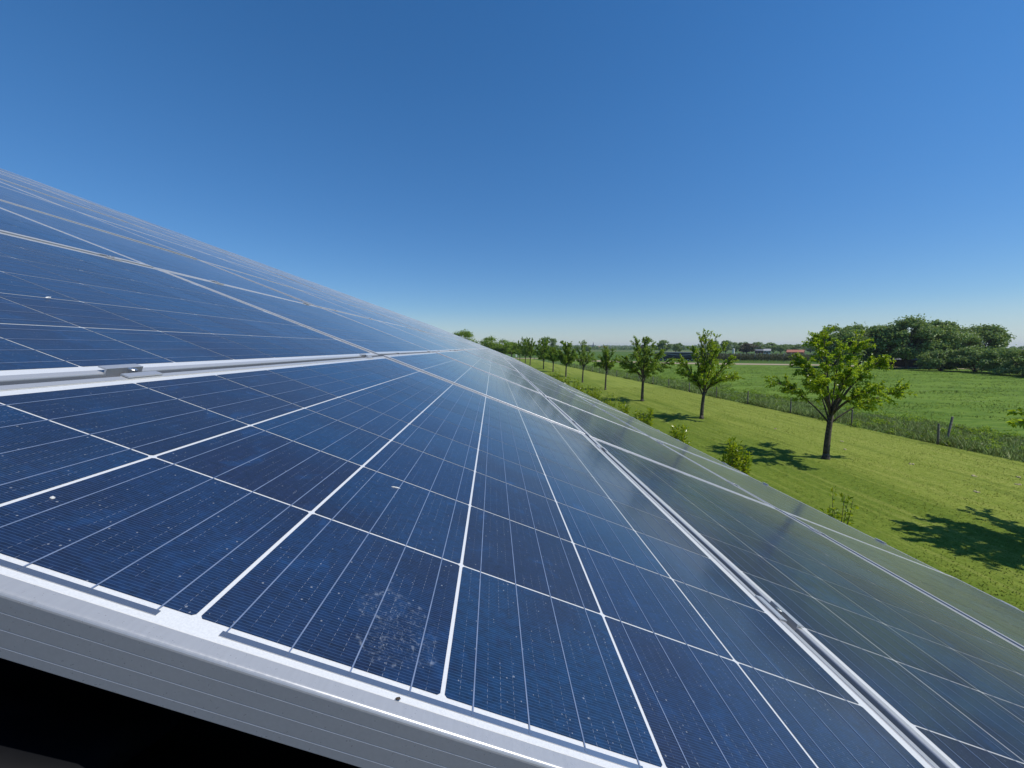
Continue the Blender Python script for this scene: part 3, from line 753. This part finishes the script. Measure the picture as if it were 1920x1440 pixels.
# trees at the far left, beyond the lawn, showing above the panels
def clump_tree(seed, H, trunk_h, rx, ry, n_lobe, n_face, size, flat=1.0, droop=0.0, tr=0.25, low=0.0):
    g = np.random.default_rng(seed)
    w = MB(); top = H*0.55
    w.tube([(0, 0, -0.05), (0.05, 0, trunk_h*0.5), (0, 0.05, trunk_h), (0.1, 0, top)], [tr*1.3, tr, tr*0.85, tr*0.4], 7)
    C = []; D = []; N = []; S = []
    lobes = []
    for i in range(n_lobe):
        a = g.uniform(0, 2*math.pi); z = g.uniform(-1.0, 1.0); rr = (max(0.0, 1 - max(z, -0.1 if low else -1.0)**2)**(0.35 if low else 0.5))*g.uniform(0.45, 0.95)
        rz = (H - trunk_h)/2
        c = np.array([rx*rr*math.cos(a), ry*rr*math.sin(a), trunk_h + rz + rz*0.80*z*flat])
        r = g.uniform(0.20, 0.38)*min(rx, ry, rz*1.3)
        lobes.append((c, r))
        w.tube([(0, 0.05, trunk_h*0.9), tuple(c*np.array([0.45, 0.45, 0.0]) + np.array([0, 0, (trunk_h + c[2])*0.5])), tuple(c)], [tr*0.35, tr*0.2, 0.03], 5, cap=False)
    per = n_face//n_lobe
    for c, r in lobes:
        d = g.normal(size=(per, 3)); d /= np.linalg.norm(d, axis=1, keepdims=True)
        d[:, 2] = np.where(d[:, 2] < -0.35, -d[:, 2]*0.5, d[:, 2])
        rad = r*np.clip(g.normal(0.86, 0.27, (per, 1)), 0.2, 1.55)
        C.append(c + d*rad*np.array([1.08, 1.08, 0.92]))
        N.append(d + np.array([0, 0, 0.25]) + g.normal(size=(per, 3))*0.28); D.append(g.normal(size=(per, 3)) + np.array([0, 0, -droop]))
    C = np.concatenate(C); D = np.concatenate(D); N = np.concatenate(N)
    L = size*g.uniform(0.6, 1.4, len(C))
    return w, C, D, N, L, L*g.uniform(0.5, 0.8, len(C))
GF = 'trees beyond the far end of the lawn'
for k, (x, y, h, rx, lb) in enumerate([(-11.6, 150, 10.9, 5.2, 'tall dark tree rising just above the roof edge at the far left'), (-1.6, 168, 8.7, 4.8, 'bushy green tree behind the far end of the panels'),
                                       (3.4, 160, 7.8, 4.4, 'pale green tree right of the bushy one behind the panels'), (8.0, 174, 6.6, 3.4, 'low round tree by the little white sign')]):
    put_tree('leafy_tree', (x, y, 0), clump_tree(200 + k, h, 1.6, rx, rx, 30, 7000, 0.42), M['leaf_b'], lb, 'tree', GF)
put_tree('leafy_tree', (-18.5, 400, 0), clump_tree(215, 13.6, 1.0, 5.2, 5, 22, 2600, 0.9), M['leaf_c'], 'small dusky round tree crown far behind the panels', 'tree', GF)
put_tree('leafy_tree', (48.5, 350, 0), clump_tree(216, 14.0, 1.2, 8.0, 6, 30, 4200, 0.9), M['leaf_c'], 'wide dusky round tree clump behind the middle of the lawn row', 'tree', GF)

# large trees on the right beyond the meadow
GB = 'large trees round the farmyard'
for k, (x, y, h, th, rx, ry, nf, lb) in enumerate([
        (77.2, 88, 9.4, 0.5, 4.5, 4.0, 9000, 'dark rounded tree at the left end of the big farmyard trees'),
        (84.6, 90, 9.9, 0.9, 4.4, 4.0, 9000, 'broad tree second from the left in the farmyard group'),
        (87.2, 87, 9.8, 1.6, 4.4, 4.0, 8000, 'leafy tree filling in between the broad and the tallest farmyard trees'),
        (89.0, 83, 10.7, 2.2, 4.6, 4.2, 10000, 'tallest big tree with open trunks, left of the farm shed'),
        (95.6, 84, 10.6, 2.2, 4.6, 4.2, 10000, 'tall open crowned tree standing before the farm shed'),
        (102.4, 86, 9.6, 2.0, 3.6, 3.6, 7000, 'loose crowned tree right of the shed roof'),
        (110.0, 86, 9.5, 3.4, 4.4, 3.4, 6500, 'airy tree at the right end with sky showing under its crown')]):
    put_tree('big_tree', (x, y, 0), clump_tree((300, 301, 311, 302, 303, 304, 305)[k], h*1.0, th*0.65, rx*1.08, ry, 60, int(nf*1.2), 0.48, tr=0.28, low=1.0 if th < 1 else 0.0), M['leaf_c'], lb, 'tree', GB)
GS = 'dense bushes at the edge of the meadow'
for k, (x, y, h, rx, lb) in enumerate([(87.5, 75, 3.9, 2.7, 'dense dark bush at the left end of the meadow hedge'), (90.2, 71.5, 4.4, 3.0, 'taller dense bush second along the meadow hedge'),
                                       (88.8, 66.0, 4.2, 3.2, 'dense bush third along the meadow hedge'), (85.8, 61.0, 4.5, 3.4, 'round bush at the far right end of the meadow hedge'), (84.0, 55.5, 4.4, 3.2, 'dense bush touching the right edge of the view')]):
    put_tree('bush', (x, y, 0), clump_tree(340 + k, h, 0.0, rx*1.15, rx, 34, 6500, 0.34, tr=0.10, low=1.0), M['leaf_c'], lb, 'bush', GS)

# middle distance and far tree line: a few crowns shared by copies
def proto(seed, mat):
    w, C, D, N, L, W = clump_tree(seed, 10.0, 1.2, 5.0, 4.2, 24, 1900, 0.95, tr=0.3)
    return (arr_mesh('trunk', w.v, w.f, [M['bark']]), leaf_mesh('crown', C, D, N, L, W, mat))
PR = [proto(401, M['leaf_c']), proto(402, M['leaf_c']), proto(403, M['leaf_c']), proto(404, M['leaf_d'])]
tl = [(127.5, 300, 9.6, 6.2, 0, 'round green tree behind the truck, biggest of its stretch of skyline'), (113.0, 300, 6.4, 3.4, 3, 'reddish brown small tree left of the truck on the skyline'),
      (119.5, 330, 6.4, 3.0, 1, 'low tree between the brown one and the round one on the skyline'), (147.0, 320, 7.7, 2.7, 2, 'narrow bluish tree right of the round skyline tree'), (152.5, 325, 7.9, 3.1, 1, 'second narrow bluish tree right of the round skyline tree'),
      (167.0, 300, 9.5, 5.4, 2, 'tall tree right behind the vase shaped lawn tree on the skyline'), (176.5, 300, 9.5, 4.7, 0, 'tall tree left of the white silo on the skyline'), (189.5, 310, 8.2, 3.9, 1, 'tree above the white silo on the skyline'),
      (209.5, 330, 9.1, 5.4, 2, 'tree behind the brown tree of the skyline'), (180.0, 280, 7.4, 6.6, 3, 'wide brown leaved tree on the skyline'), (220.5, 330, 8.7, 5.8, 0, 'tree above the grey shed roof on the skyline'),
      (232.0, 330, 8.2, 7.2, 1, 'spreading tree behind the small white house'), (219.8, 300, 6.4, 3.6, 2, 'low tree left of the red roofed house'), (262.0, 350, 7.2, 7.0, 0, 'tree left of the big farmyard group on the skyline'),
      (273.0, 352, 7.6, 7.0, 2, 'tree above the red roofed house on the skyline'), (284.0, 350, 7.0, 6.6, 1, 'last skyline tree before the big farmyard group'), (246.0, 345, 7.6, 7.0, 2, 'skyline tree between the white house and the red roof'),
      (98.0, 420, 6.6, 4.5, 1, 'small skyline tree just left of the round headed lawn tree'), (90.0, 430, 6.0, 4.5, 0, 'small skyline tree right of the church'), (80.0, 440, 5.6, 3.6, 2, 'low skyline bush under the church roofs')]
def far_tree(x, y, h, r, k, lb, grp, i):
    tr, cr = PR[k]
    t = empty('distant_tree', (x, y, 0), rz=1.3*i)
    t.scale = (r/5.0, r/4.6, h/9.6)
    tag(t, lb, 'tree', grp)
    link('trunk', tr, t); link('crown', cr, t)
for i, (x, y, h, r, k, lb) in enumerate(tl): far_tree(x, y, h, r, k, lb, 'trees along the skyline', i)

# far woods along the horizon: an uncountable mass
g = np.random.default_rng(77)
C, D, N, L = [], [], [], []
for (xa, xb, y, h0, step) in ((-60, 360, 900, 9.0, 7.0), (300, 800, 800, 9.0, 6.0), (-100, 900, 1700, 15.0, 11.0), (-300, 2600, 3000, 26.0, 22.0), (700, 1500, 700, 9.0, 7.0)):
    x = xa
    while x < xb:
        hh = h0*(0.55 + 0.75*abs(mnoise.noise(Vector((x*0.012/ max(1, h0/9), y*0.01, 0.3)))) + g.uniform(0, 0.25))
        if mnoise.noise(Vector((x*0.006, y*0.02, 4.1))) > -0.28 or y > 2000:
            n_ = 34
            d = g.normal(size=(n_, 3)); d /= np.linalg.norm(d, axis=1, keepdims=True); d[:, 2] = np.abs(d[:, 2])
            C.append(np.array([x, y + g.uniform(-15, 15), 0.15*hh]) + d*np.array([step*0.8, step*0.8, hh*0.85])*g.uniform(0.75, 1.0, (n_, 1)))
            D.append(g.normal(size=(n_, 3))); N.append(d + 0.4*g.normal(size=(n_, 3))); L.append(np.full(n_, step*0.62))
        x += step*g.uniform(0.6, 1.1)
C = np.concatenate(C); D = np.concatenate(D); N = np.concatenate(N); L = np.concatenate(L)
o = link('far_woods', leaf_mesh('far_woods', C, D, N, L, L*0.8, M['leaf_c']))
tag(o, 'low dark woods along the flat horizon', 'woods', kind='stuff')

# shrubs between the eave and the lawn trees
def shrub(seed, H, r, n_stem, lpt, leaf):
    g = np.random.default_rng(seed)
    w = MB(); C = []; D = []; N = []
    for i in range(n_stem):
        az = 2*math.pi*i/n_stem + g.uniform(-0.4, 0.4); rr = r*g.uniform(0.25, 1.0)
        end = np.array([rr*math.cos(az), rr*math.sin(az), H*g.uniform(0.55, 1.0)*(1.0 - 0.25*rr/r)])
        P = bez(np.array([0.04*math.cos(az), 0.04*math.sin(az), 0.0]), np.array([end[0]*0.8, end[1]*0.8, end[2]*0.4]), end, 7)
        w.tube(P, list(np.linspace(0.014, 0.004, 7)), 5)
        n_ = int(lpt*g.uniform(0.7, 1.3)); t = g.uniform(0.22, 1.0, n_)**0.85
        idx = np.clip((t*6).astype(int), 0, 5); c = P[idx] + (P[idx+1] - P[idx])*(t*6 - idx)[:, None]
        ro = g.normal(size=(n_, 3)); ro /= np.linalg.norm(ro, axis=1, keepdims=True)
        C.append(c + ro*leaf*g.uniform(0.5, 1.5, (n_, 1))); D.append(ro + np.array([0, 0, 0.55])); N.append(np.tile([0, 0, 1.], (n_, 1)) + 0.6*g.normal(size=(n_, 3)))
    C = np.concatenate(C); D = np.concatenate(D); N = np.concatenate(N); L = leaf*g.uniform(0.7, 1.3, len(C))
    return w, C, D, N, L, L*0.48
SH = [(7.75, 8.45, 1.68, 0.24, 7, 26, 'thin small leaved shrub with few shoots, nearest to the front of the eave'), (7.55, 12.0, 1.92, 0.42, 20, 95, 'bright bushy shrub beside the shadow of the nearest lawn tree'),
      (7.2, 15.1, 1.95, 0.34, 13, 85, 'narrow upright shrub, third along the eave from the front'), (7.15, 18.5, 2.0, 0.5, 14, 85, 'bright shrub fourth along the eave from the front'),
      (7.1, 21.5, 1.95, 0.46, 13, 60, 'round shrub fifth along the eave from the front'), (7.0, 24.3, 2.05, 0.55, 13, 60, 'leafy shrub sixth along the eave from the front'),
      (7.0, 27.2, 2.1, 0.6, 13, 60, 'leafy shrub seventh along the eave from the front'), (6.9, 30.2, 2.15, 0.65, 13, 60, 'leafy shrub eighth along the eave from the front'),
      (6.9, 33.5, 2.2, 0.7, 13, 60, 'leafy shrub ninth along the eave from the front'), (6.8, 36.8, 2.25, 0.75, 13, 60, 'leafy shrub tenth along the eave from the front'), (6.8, 40.5, 2.3, 0.8, 13, 60, 'leafy shrub eleventh along the eave from the front'),
      (6.7, 45.0, 2.4, 0.9, 13, 60, 'farthest leafy shrub in the line along the eave')]
for k, (x, y, h, r, ns, lp, lb) in enumerate(SH):
    w, C, D, N, L, W = shrub(500 + k, h, r, ns, lp, 0.115 if k < 6 else 0.13)
    t = empty('shrub', (x, y, 0)); tag(t, lb, 'shrub', 'shrubs in a line along the eave')
    w.build('stem', M['bark'], t); link('foliage', leaf_mesh('foliage', C, D, N, L, W, M['leaf_s']), t)

# ------------------------------------------------------------------ grass blades (stuff)
def blades(name, X, Y, H, Wd, mat, seed, z=0.0):
    g = np.random.default_rng(seed); n = len(X)
    a = g.uniform(0, 2*math.pi, n); lean = g.normal(size=(n, 2))*0.55
    bx, by = np.cos(a)*Wd*0.5, np.sin(a)*Wd*0.5
    V = np.stack([np.stack([X - bx, Y - by, np.full(n, z)], 1), np.stack([X + bx, Y + by, np.full(n, z)], 1),
                  np.stack([X + lean[:, 0]*H, Y + lean[:, 1]*H, z + H], 1)], 1).reshape(-1, 3)
    F = np.arange(3*n).reshape(-1, 3)
    return link(name, arr_mesh(name, V, F, [mat]))
g = np.random.default_rng(9)
n = 90000
y = 5.0 + 40*g.random(n)**1.9; x = 5.5 + (fence_x(y) - 5.5)*g.random(n)
keep = (x > 0.5*y*0 + 6.0)
x, y = x[keep], y[keep]
cl = np.array([mnoise.noise(Vector((a*1.3, b*0.5, 0.0))) for a, b in zip(x[::1], y[::1])])
h = (0.012 + 0.018*g.random(len(x)))*(1.0 + 0.9*np.clip(cl, -0.5, 0.8))
o = blades('lawn_grass', x, y, h, 0.012 + 0.010*g.random(len(x)) + 0.0006*y, M['turf'], 1)
tag(o, 'short grass blades of the mown lawn', 'grass', kind='stuff')
n = 150000
y = 6 + 100*g.random(n)**1.7; w_ = g.random(n)
wv = np.array([mnoise.noise(Vector((0.0, b*0.16, 5.0))) for b in y])
x = fence_x(y) + 0.05 + (6.2 + 4.5*wv)*w_
cl = np.array([mnoise.noise(Vector((a*0.55, b*0.35, 2.0))) + 0.5*mnoise.noise(Vector((a*1.6, b*1.3, 7.0))) for a, b in zip(x, y)])
h = (0.09 + 0.34*g.random(n)**1.6)*(1.0 + 1.3*np.clip(cl, -0.65, 1.0))*np.clip(1.15 - w_*1.0, 0.16, 1.0)
o = blades('tall_grass', x, y, h, 0.018 + 0.018*g.random(n) + 0.0007*y, M['blade'], 2, -0.02)
tag(o, 'tall rough grass and weeds along the wire fence', 'grass', kind='stuff')

g = np.random.default_rng(31)
n = 70000
y = 8 + 85*g.random(n)**1.3; x = fence_x(y) + 4.5 + (20 + 0.75*y)*g.random(n)**1.25
cl = np.array([mnoise.noise(Vector((a*0.22, b*0.35, 1.0))) + 0.6*mnoise.noise(Vector((a*0.9, b*1.2, 3.0))) for a, b in zip(x, y)])
k = cl > -0.12; x, y, cl = x[k], y[k], cl[k]
o = blades('meadow_grass', x, y, (0.03 + 0.07*g.random(len(x)))*(1 + np.clip(cl, 0, 1)), 0.03 + 0.0012*y, M['meadowblade'], 3, -0.012)
tag(o, 'green pasture grass growing in uneven tufts', 'grass', kind='stuff')
C = []
for i in range(420):
    yy = 6 + 75*g.random()**1.5; xx = fence_x(yy) + g.uniform(0.1, 6.5); r_ = g.uniform(0.15, 0.42)*(1.5 if (yy < 14 and xx > fence_x(yy) + 2.5) else 1.0)
    d = g.normal(size=(70, 3)); d /= np.linalg.norm(d, axis=1, keepdims=True); d[:, 2] = np.abs(d[:, 2])*1.1
    C.append(np.array([xx, yy, 0.0]) + d*r_*g.uniform(0.4, 1.0, (70, 1)))
C = np.concatenate(C); n = len(C)
o = link('verge_weeds', leaf_mesh('verge_weeds', C, g.normal(size=(n, 3)), g.normal(size=(n, 3)) + [0, 0, 1.0], g.uniform(0.06, 0.13, n), g.uniform(0.04, 0.09, n), M['leaf_b']))
tag(o, 'low leafy weeds mixed into the rough grass by the fence', 'weeds', kind='stuff')
for i, (xx, yy) in enumerate([(16.2, 14.6), (16.9, 13.1), (17.3, 12.2), (15.1, 11.6), (16.0, 10.9), (17.9, 10.6), (14.9, 10.2), (18.3, 12.9), (15.6, 16.9), (17.0, 9.5), (16.3, 9.3), (18.6, 9.9), (15.7, 21.5), (16.8, 18.4)]):
    mm = MB(); rr = random.Random(i)
    for q in range(5):
        a = rr.uniform(0, 6.28); p = (0.045*math.cos(a), 0.045*math.sin(a)); z_ = rr.uniform(0.02, 0.045)
        mm.tube([(p[0], p[1], -0.01), (p[0], p[1], z_*0.5), (p[0]*1.1, p[1]*0.9, z_)], [rr.uniform(0.03, 0.055), rr.uniform(0.025, 0.04), 0.008], 7)
    o = mm.build('dry_clod', M['clod'], loc=(xx, yy, 0), smooth=True)
    tag(o, 'small pale dry clod of cuttings lying on the mown lawn', 'clod', 'dry clods scattered over the lawn')

# ------------------------------------------------------------------ fence along the lawn
def post_mesh(seed, h, r):
    g = random.Random(seed); m = MB()
    m.tube([(0, 0, -0.1), (0.004, 0, 0.3), (g.uniform(-.01, .01), 0.01, h - 0.02), (g.uniform(-.012, .012), 0.01, h)], [r, r, r*0.96, r*0.86], 8)
    return m
fe = empty('wire_fence', (fence_x(10), 10, 0))
tag(fe, 'low wire fence on dark wooden posts between the lawn and the meadow', 'fence')
fy = [4.6, 9.0, 13.3, 17.63, 22.04, 26.63, 31.1, 35.4, 40.1, 44.6, 48.8, 53.2, 57.6, 62, 66.5, 71, 75.5, 80, 85, 90, 95, 100, 106, 112, 118, 124, 131, 138, 145]
tops = []
for i, yy in enumerate(fy):
    rr = random.Random(i); h = 1.0 + rr.uniform(-0.06, 0.1)
    mm = post_mesh(i, h, 0.044 + rr.uniform(-0.005, 0.007))
    p = Vector((fence_x(yy) - fence_x(10), yy - 10, 0))
    ln = (rr.uniform(-0.03, 0.03), rr.uniform(-0.03, 0.03))
    mm.v = [(vx + p.x + ln[0]*vz, vy + p.y + ln[1]*vz, vz) for vx, vy, vz in mm.v]
    mm.build('post', M['post'], fe, smooth=True); tops.append(p)
for zz in (0.45, 0.85):
    mm = MB(); mm.tube([(p.x - 0.05, p.y, zz) for p in tops], 0.0022, 4); mm.build('wire', M['steel'], fe)
mm = post_mesh(99, 1.15, 0.05)
mm.v = [(vx + 0.32*vz, vy + 0.12*vz, vz) for vx, vy, vz in mm.v]
o = mm.build('leaning_post', M['post'], smooth=True, loc=(22.0, 18.3, 0.0)); tag(o, 'leaning wooden post in the weeds behind the fence', 'post')
mm = MB(); mm.box((-0.09, -0.09, -0.1), (0.09, 0.09, 1.25), bev=0.02)
o = mm.build('gate_post', M['post'], loc=(15.3, 150, 0)); tag(o, 'thick dark wooden post where the fence meets the sandy track', 'post')
t = empty('sign_board', (9.4, 163, 0)); tag(t, 'small white sign on a post at the far end of the lawn', 'sign')
mm = MB(); mm.box((-0.3, -0.03, 0.75), (0.3, 0.03, 1.9), bev=0.01); mm.build('board', M['white'], t)
mm = MB(); mm.box((-0.05, 0.03, -0.05), (0.05, 0.12, 1.6)); mm.box((0.40, 0.03, -0.05), (0.52, 0.12, 1.3)); mm.build('sign_post', M['post'], t)

# ------------------------------------------------------------------ farm shed, houses, church, truck, orchard
def gable(name, loc, rz, L, W, hw, hr, wallm, roofm, label, cat='building', door=True, over=0.3):
    t = empty(name, loc, rz); tag(t, label, cat)
    m = MB()
    m.add([(-L/2, -W/2, 0), (L/2, -W/2, 0), (L/2, W/2, 0), (-L/2, W/2, 0), (-L/2, -W/2, hw), (L/2, -W/2, hw), (L/2, W/2, hw), (-L/2, W/2, hw), (-L/2, 0, hr), (L/2, 0, hr)],
          [(0, 1, 5, 4), (2, 3, 7, 6), (1, 2, 6, 9, 5), (3, 0, 4, 8, 7), (3, 2, 1, 0)])
    m.build('wall', wallm, t)
    m = MB(); k = (hr - hw)/(W/2)
    for s in (-1, 1):
        e = s*(W/2 + over); ze = hw - over*k
        V = [(-L/2 - over, 0, hr + 0.02), (L/2 + over, 0, hr + 0.02), (L/2 + over, e, ze + 0.02), (-L/2 - over, e, ze + 0.02)]
        V += [(a, b, c + 0.12) for a, b, c in V]
        m.add(V, [(0,1,2,3),(7,6,5,4),(0,4,5,1),(1,5,6,2),(2,6,7,3),(3,7,4,0)])
    m.build('roof', roofm, t)
    if door:
        m = MB(); m.box((-L*0.12, -W/2 - 0.06, 0), (L*0.12, -W/2 - 0.004, hw*0.75)); m.build('door', M['darkwood'], t)
        for sx in (-0.33, 0.33):
            m = MB(); m.box((L*sx - 0.7, -W/2 - 0.05, hw*0.35), (L*sx + 0.7, -W/2 - 0.004, hw*0.8)); m.build('window', M['glass'], t)
    return t
gable('farm_shed', (98.5, 93, 0), -0.60, 13, 5, 1.7, 2.6, M['darkwood'], M['slate'], 'dark low farm shed half hidden under the big trees')
gable('farm_barn', (114.5, 101, 0), -0.60, 8, 6, 2.2, 3.7, M['railgrey'], M['railgrey'], 'pale roofed barn behind the dark shed and big trees')
gable('red_house', (231.5, 300, 0), -0.75, 10.5, 7, 1.2, 2.9, M['brick'], M['redtile'], 'small house with orange red tiled roof right of the orchard')
gable('white_house', (203.5, 292, 0), -0.60, 4.2, 4, 2.4, 3.6, M['white'], M['railgrey'], 'small white house in front of the skyline trees')
gable('grey_shed', (215.0, 318, 0), -0.60, 6, 5, 2.2, 3.2, M['brick'], M['slate'], 'low grey roofed shed left of the small white house')
t = empty('silo', (176.6, 290, 0)); tag(t, 'small white upright silo left of the brown skyline tree', 'silo')
m = MB(); m.tube([(0, 0, 0), (0, 0, 3.6)], 0.8, 14); m.build('tank', M['white'], t, smooth=False)
m = MB(); m.tube([(0, 0, 3.6), (0, 0, 4.1)], [0.82, 0.15], 14); m.build('cap', M['railgrey'], t)
t = empty('church', (374.5, 1500, 0), -0.25); tag(t, 'far grey church with a pointed spire on the horizon', 'church')
m = MB(); m.box((-3.4, -3.4, 0), (3.4, 3.4, 14.5)); m.build('tower', M['slate'], t)
m = MB(); m.tube([(0, 0, 14.5), (0, 0, 16.5), (0, 0, 27.5)], [4.4, 2.2, 0.1], 8); m.build('spire', M['slate'], t)
m = MB(); m.add([(-29, -6, 0), (-3.5, -6, 0), (-3.5, 6, 0), (-29, 6, 0), (-29, -6, 5), (-3.5, -6, 5), (-3.5, 6, 5), (-29, 6, 5), (-29, 0, 11.5), (-3.5, 0, 11.5)],
                [(0,1,5,4),(2,3,7,6),(3,0,4,8,7),(1,2,6,9,5),(4,5,9,8),(6,7,8,9)]); m.build('nave', M['slate'], t)
for k, (x, y, L, rz, rm, lb) in enumerate([(392, 1400, 19, 0.1, 'redtile', 'far red roofed village house right of the church spire'), (409, 1380, 13, -0.4, 'slate', 'far grey roofed village house beside the red roofed one'),
                                           (352, 1350, 15, 0.3, 'redtile', 'far village house just left of the church nave')]):
    gable('village_house', (x, y, 0), rz, L, 9, 4.5, 9.0, M['brick'], M[rm], lb)['group'] = 'houses of the far village'
# truck parked on the sandy track
t = empty('truck', (63.6, 136.5, 0), -0.42); tag(t, 'dark articulated truck with covered trailer parked on the sandy track', 'truck')
m = MB(); m.box((-5.0, -1.25, 1.05), (6.6, 1.25, 2.85), bev=0.05); m.build('trailer_body', M['canvas'], t)
m = MB(); m.box((-5.02, -1.29, 2.86), (6.62, 1.29, 3.06), bev=0.03); m.build('trailer_roof_rail', M['railgrey'], t)
m = MB(); m.add([(-4.9, -1.262, 2.65), (1.0, -1.262, 2.05), (6.4, -1.262, 2.55), (6.4, -1.262, 2.38), (1.0, -1.262, 1.9), (-4.9, -1.262, 2.45)] + [(-4.9, -1.25, 2.65), (1.0, -1.25, 2.05), (6.4, -1.25, 2.55), (6.4, -1.25, 2.38), (1.0, -1.25, 1.9), (-4.9, -1.25, 2.45)],
                [(0,1,4,5),(1,2,3,4),(0,6,7,1),(1,7,8,2),(5,4,10,11),(4,3,9,10)]); m.build('side_stripe', M['railgrey'], t)
m = MB(); m.box((-4.9, -0.45, 0.75), (6.4, 0.45, 1.05)); m.build('chassis', M['rubber'], t)
m = MB(); m.box((-7.6, -1.2, 0.55), (-5.4, 1.2, 2.9), bev=0.2); m.build('cab', M['canvas'], t)
m = MB(); m.box((-7.63, -1.0, 1.75), (-7.605, 1.0, 2.55)); m.build('windscreen', M['glass'], t)
for wx in (-6.9, -5.5, -4.1, 3.1, 4.4, 5.7):
    for s in (-1, 1):
        m = MB(); m.tube([(wx, s*0.92, 0.5), (wx, s*1.22, 0.5)], 0.5, 16); wh = m.build('wheel', M['rubber'], t)
        m = MB(); m.tube([(wx, s*1.222, 0.5), (wx, s*1.24, 0.5)], 0.24, 12); m.build('rim', M['railgrey'], wh)
# orchard rows with poles behind the track
lo = mat_leaf('orchard_leaf', (0.075, 0.085, 0.035), (0.105, 0.115, 0.052), (0.14, 0.145, 0.085), 0.2, 0.7)
wordr = ['front', 'second', 'third', 'fourth', 'rear']
for k in range(5):
    g = np.random.default_rng(800 + k)
    L_ = 74.0; n_ = 9000
    x0, y0 = 66 + 2.5*k, 136 + 6.5*k
    t = empty('orchard_row', (x0, y0, 0), -0.42); tag(t, '%s row of low grey green fruit trees on poles beyond the track' % wordr[k], 'fruit trees', 'rows of the low orchard')
    cx_ = g.uniform(0, L_, n_); hh = 2.05 + 0.35*np.sin(cx_*2.1) + g.normal(size=n_)*0.12
    C = np.stack([cx_, g.normal(size=n_)*0.42, 0.35 + (hh - 0.35)*g.random(n_)**0.8], 1)
    link('foliage', leaf_mesh('foliage', C, g.normal(size=(n_, 3)), g.normal(size=(n_, 3)) + [0, 0, 0.6], np.full(n_, 0.34), np.full(n_, 0.22), lo), t)
    m = MB()
    for q in range(0, 19): m.tube([(q*4.0 + 0.7, 0, 0), (q*4.0 + 0.7, 0, 2.75)], 0.06, 5)
    m.build('poles', M['railgrey'], t)

# ------------------------------------------------------------------ clear spring air
hzm = bpy.data.materials.new('haze'); hzm.use_nodes = True
hn = hzm.node_tree.nodes; hn.remove(hn['Principled BSDF'])
pv = hn.new('ShaderNodeVolumePrincipled'); pv.inputs['Color'].default_value = (0.82, 0.89, 1.0, 1); pv.inputs['Density'].default_value = 0.00014; pv.inputs['Anisotropy'].default_value = 0.2
hzm.node_tree.links.new(pv.outputs[0], hn['Material Output'].inputs['Volume'])
m = MB(); m.box((-4600, -3100, -1.1), (5100, 5100, 48.0))
tag(m.build('haze', hzm), kind='stuff')
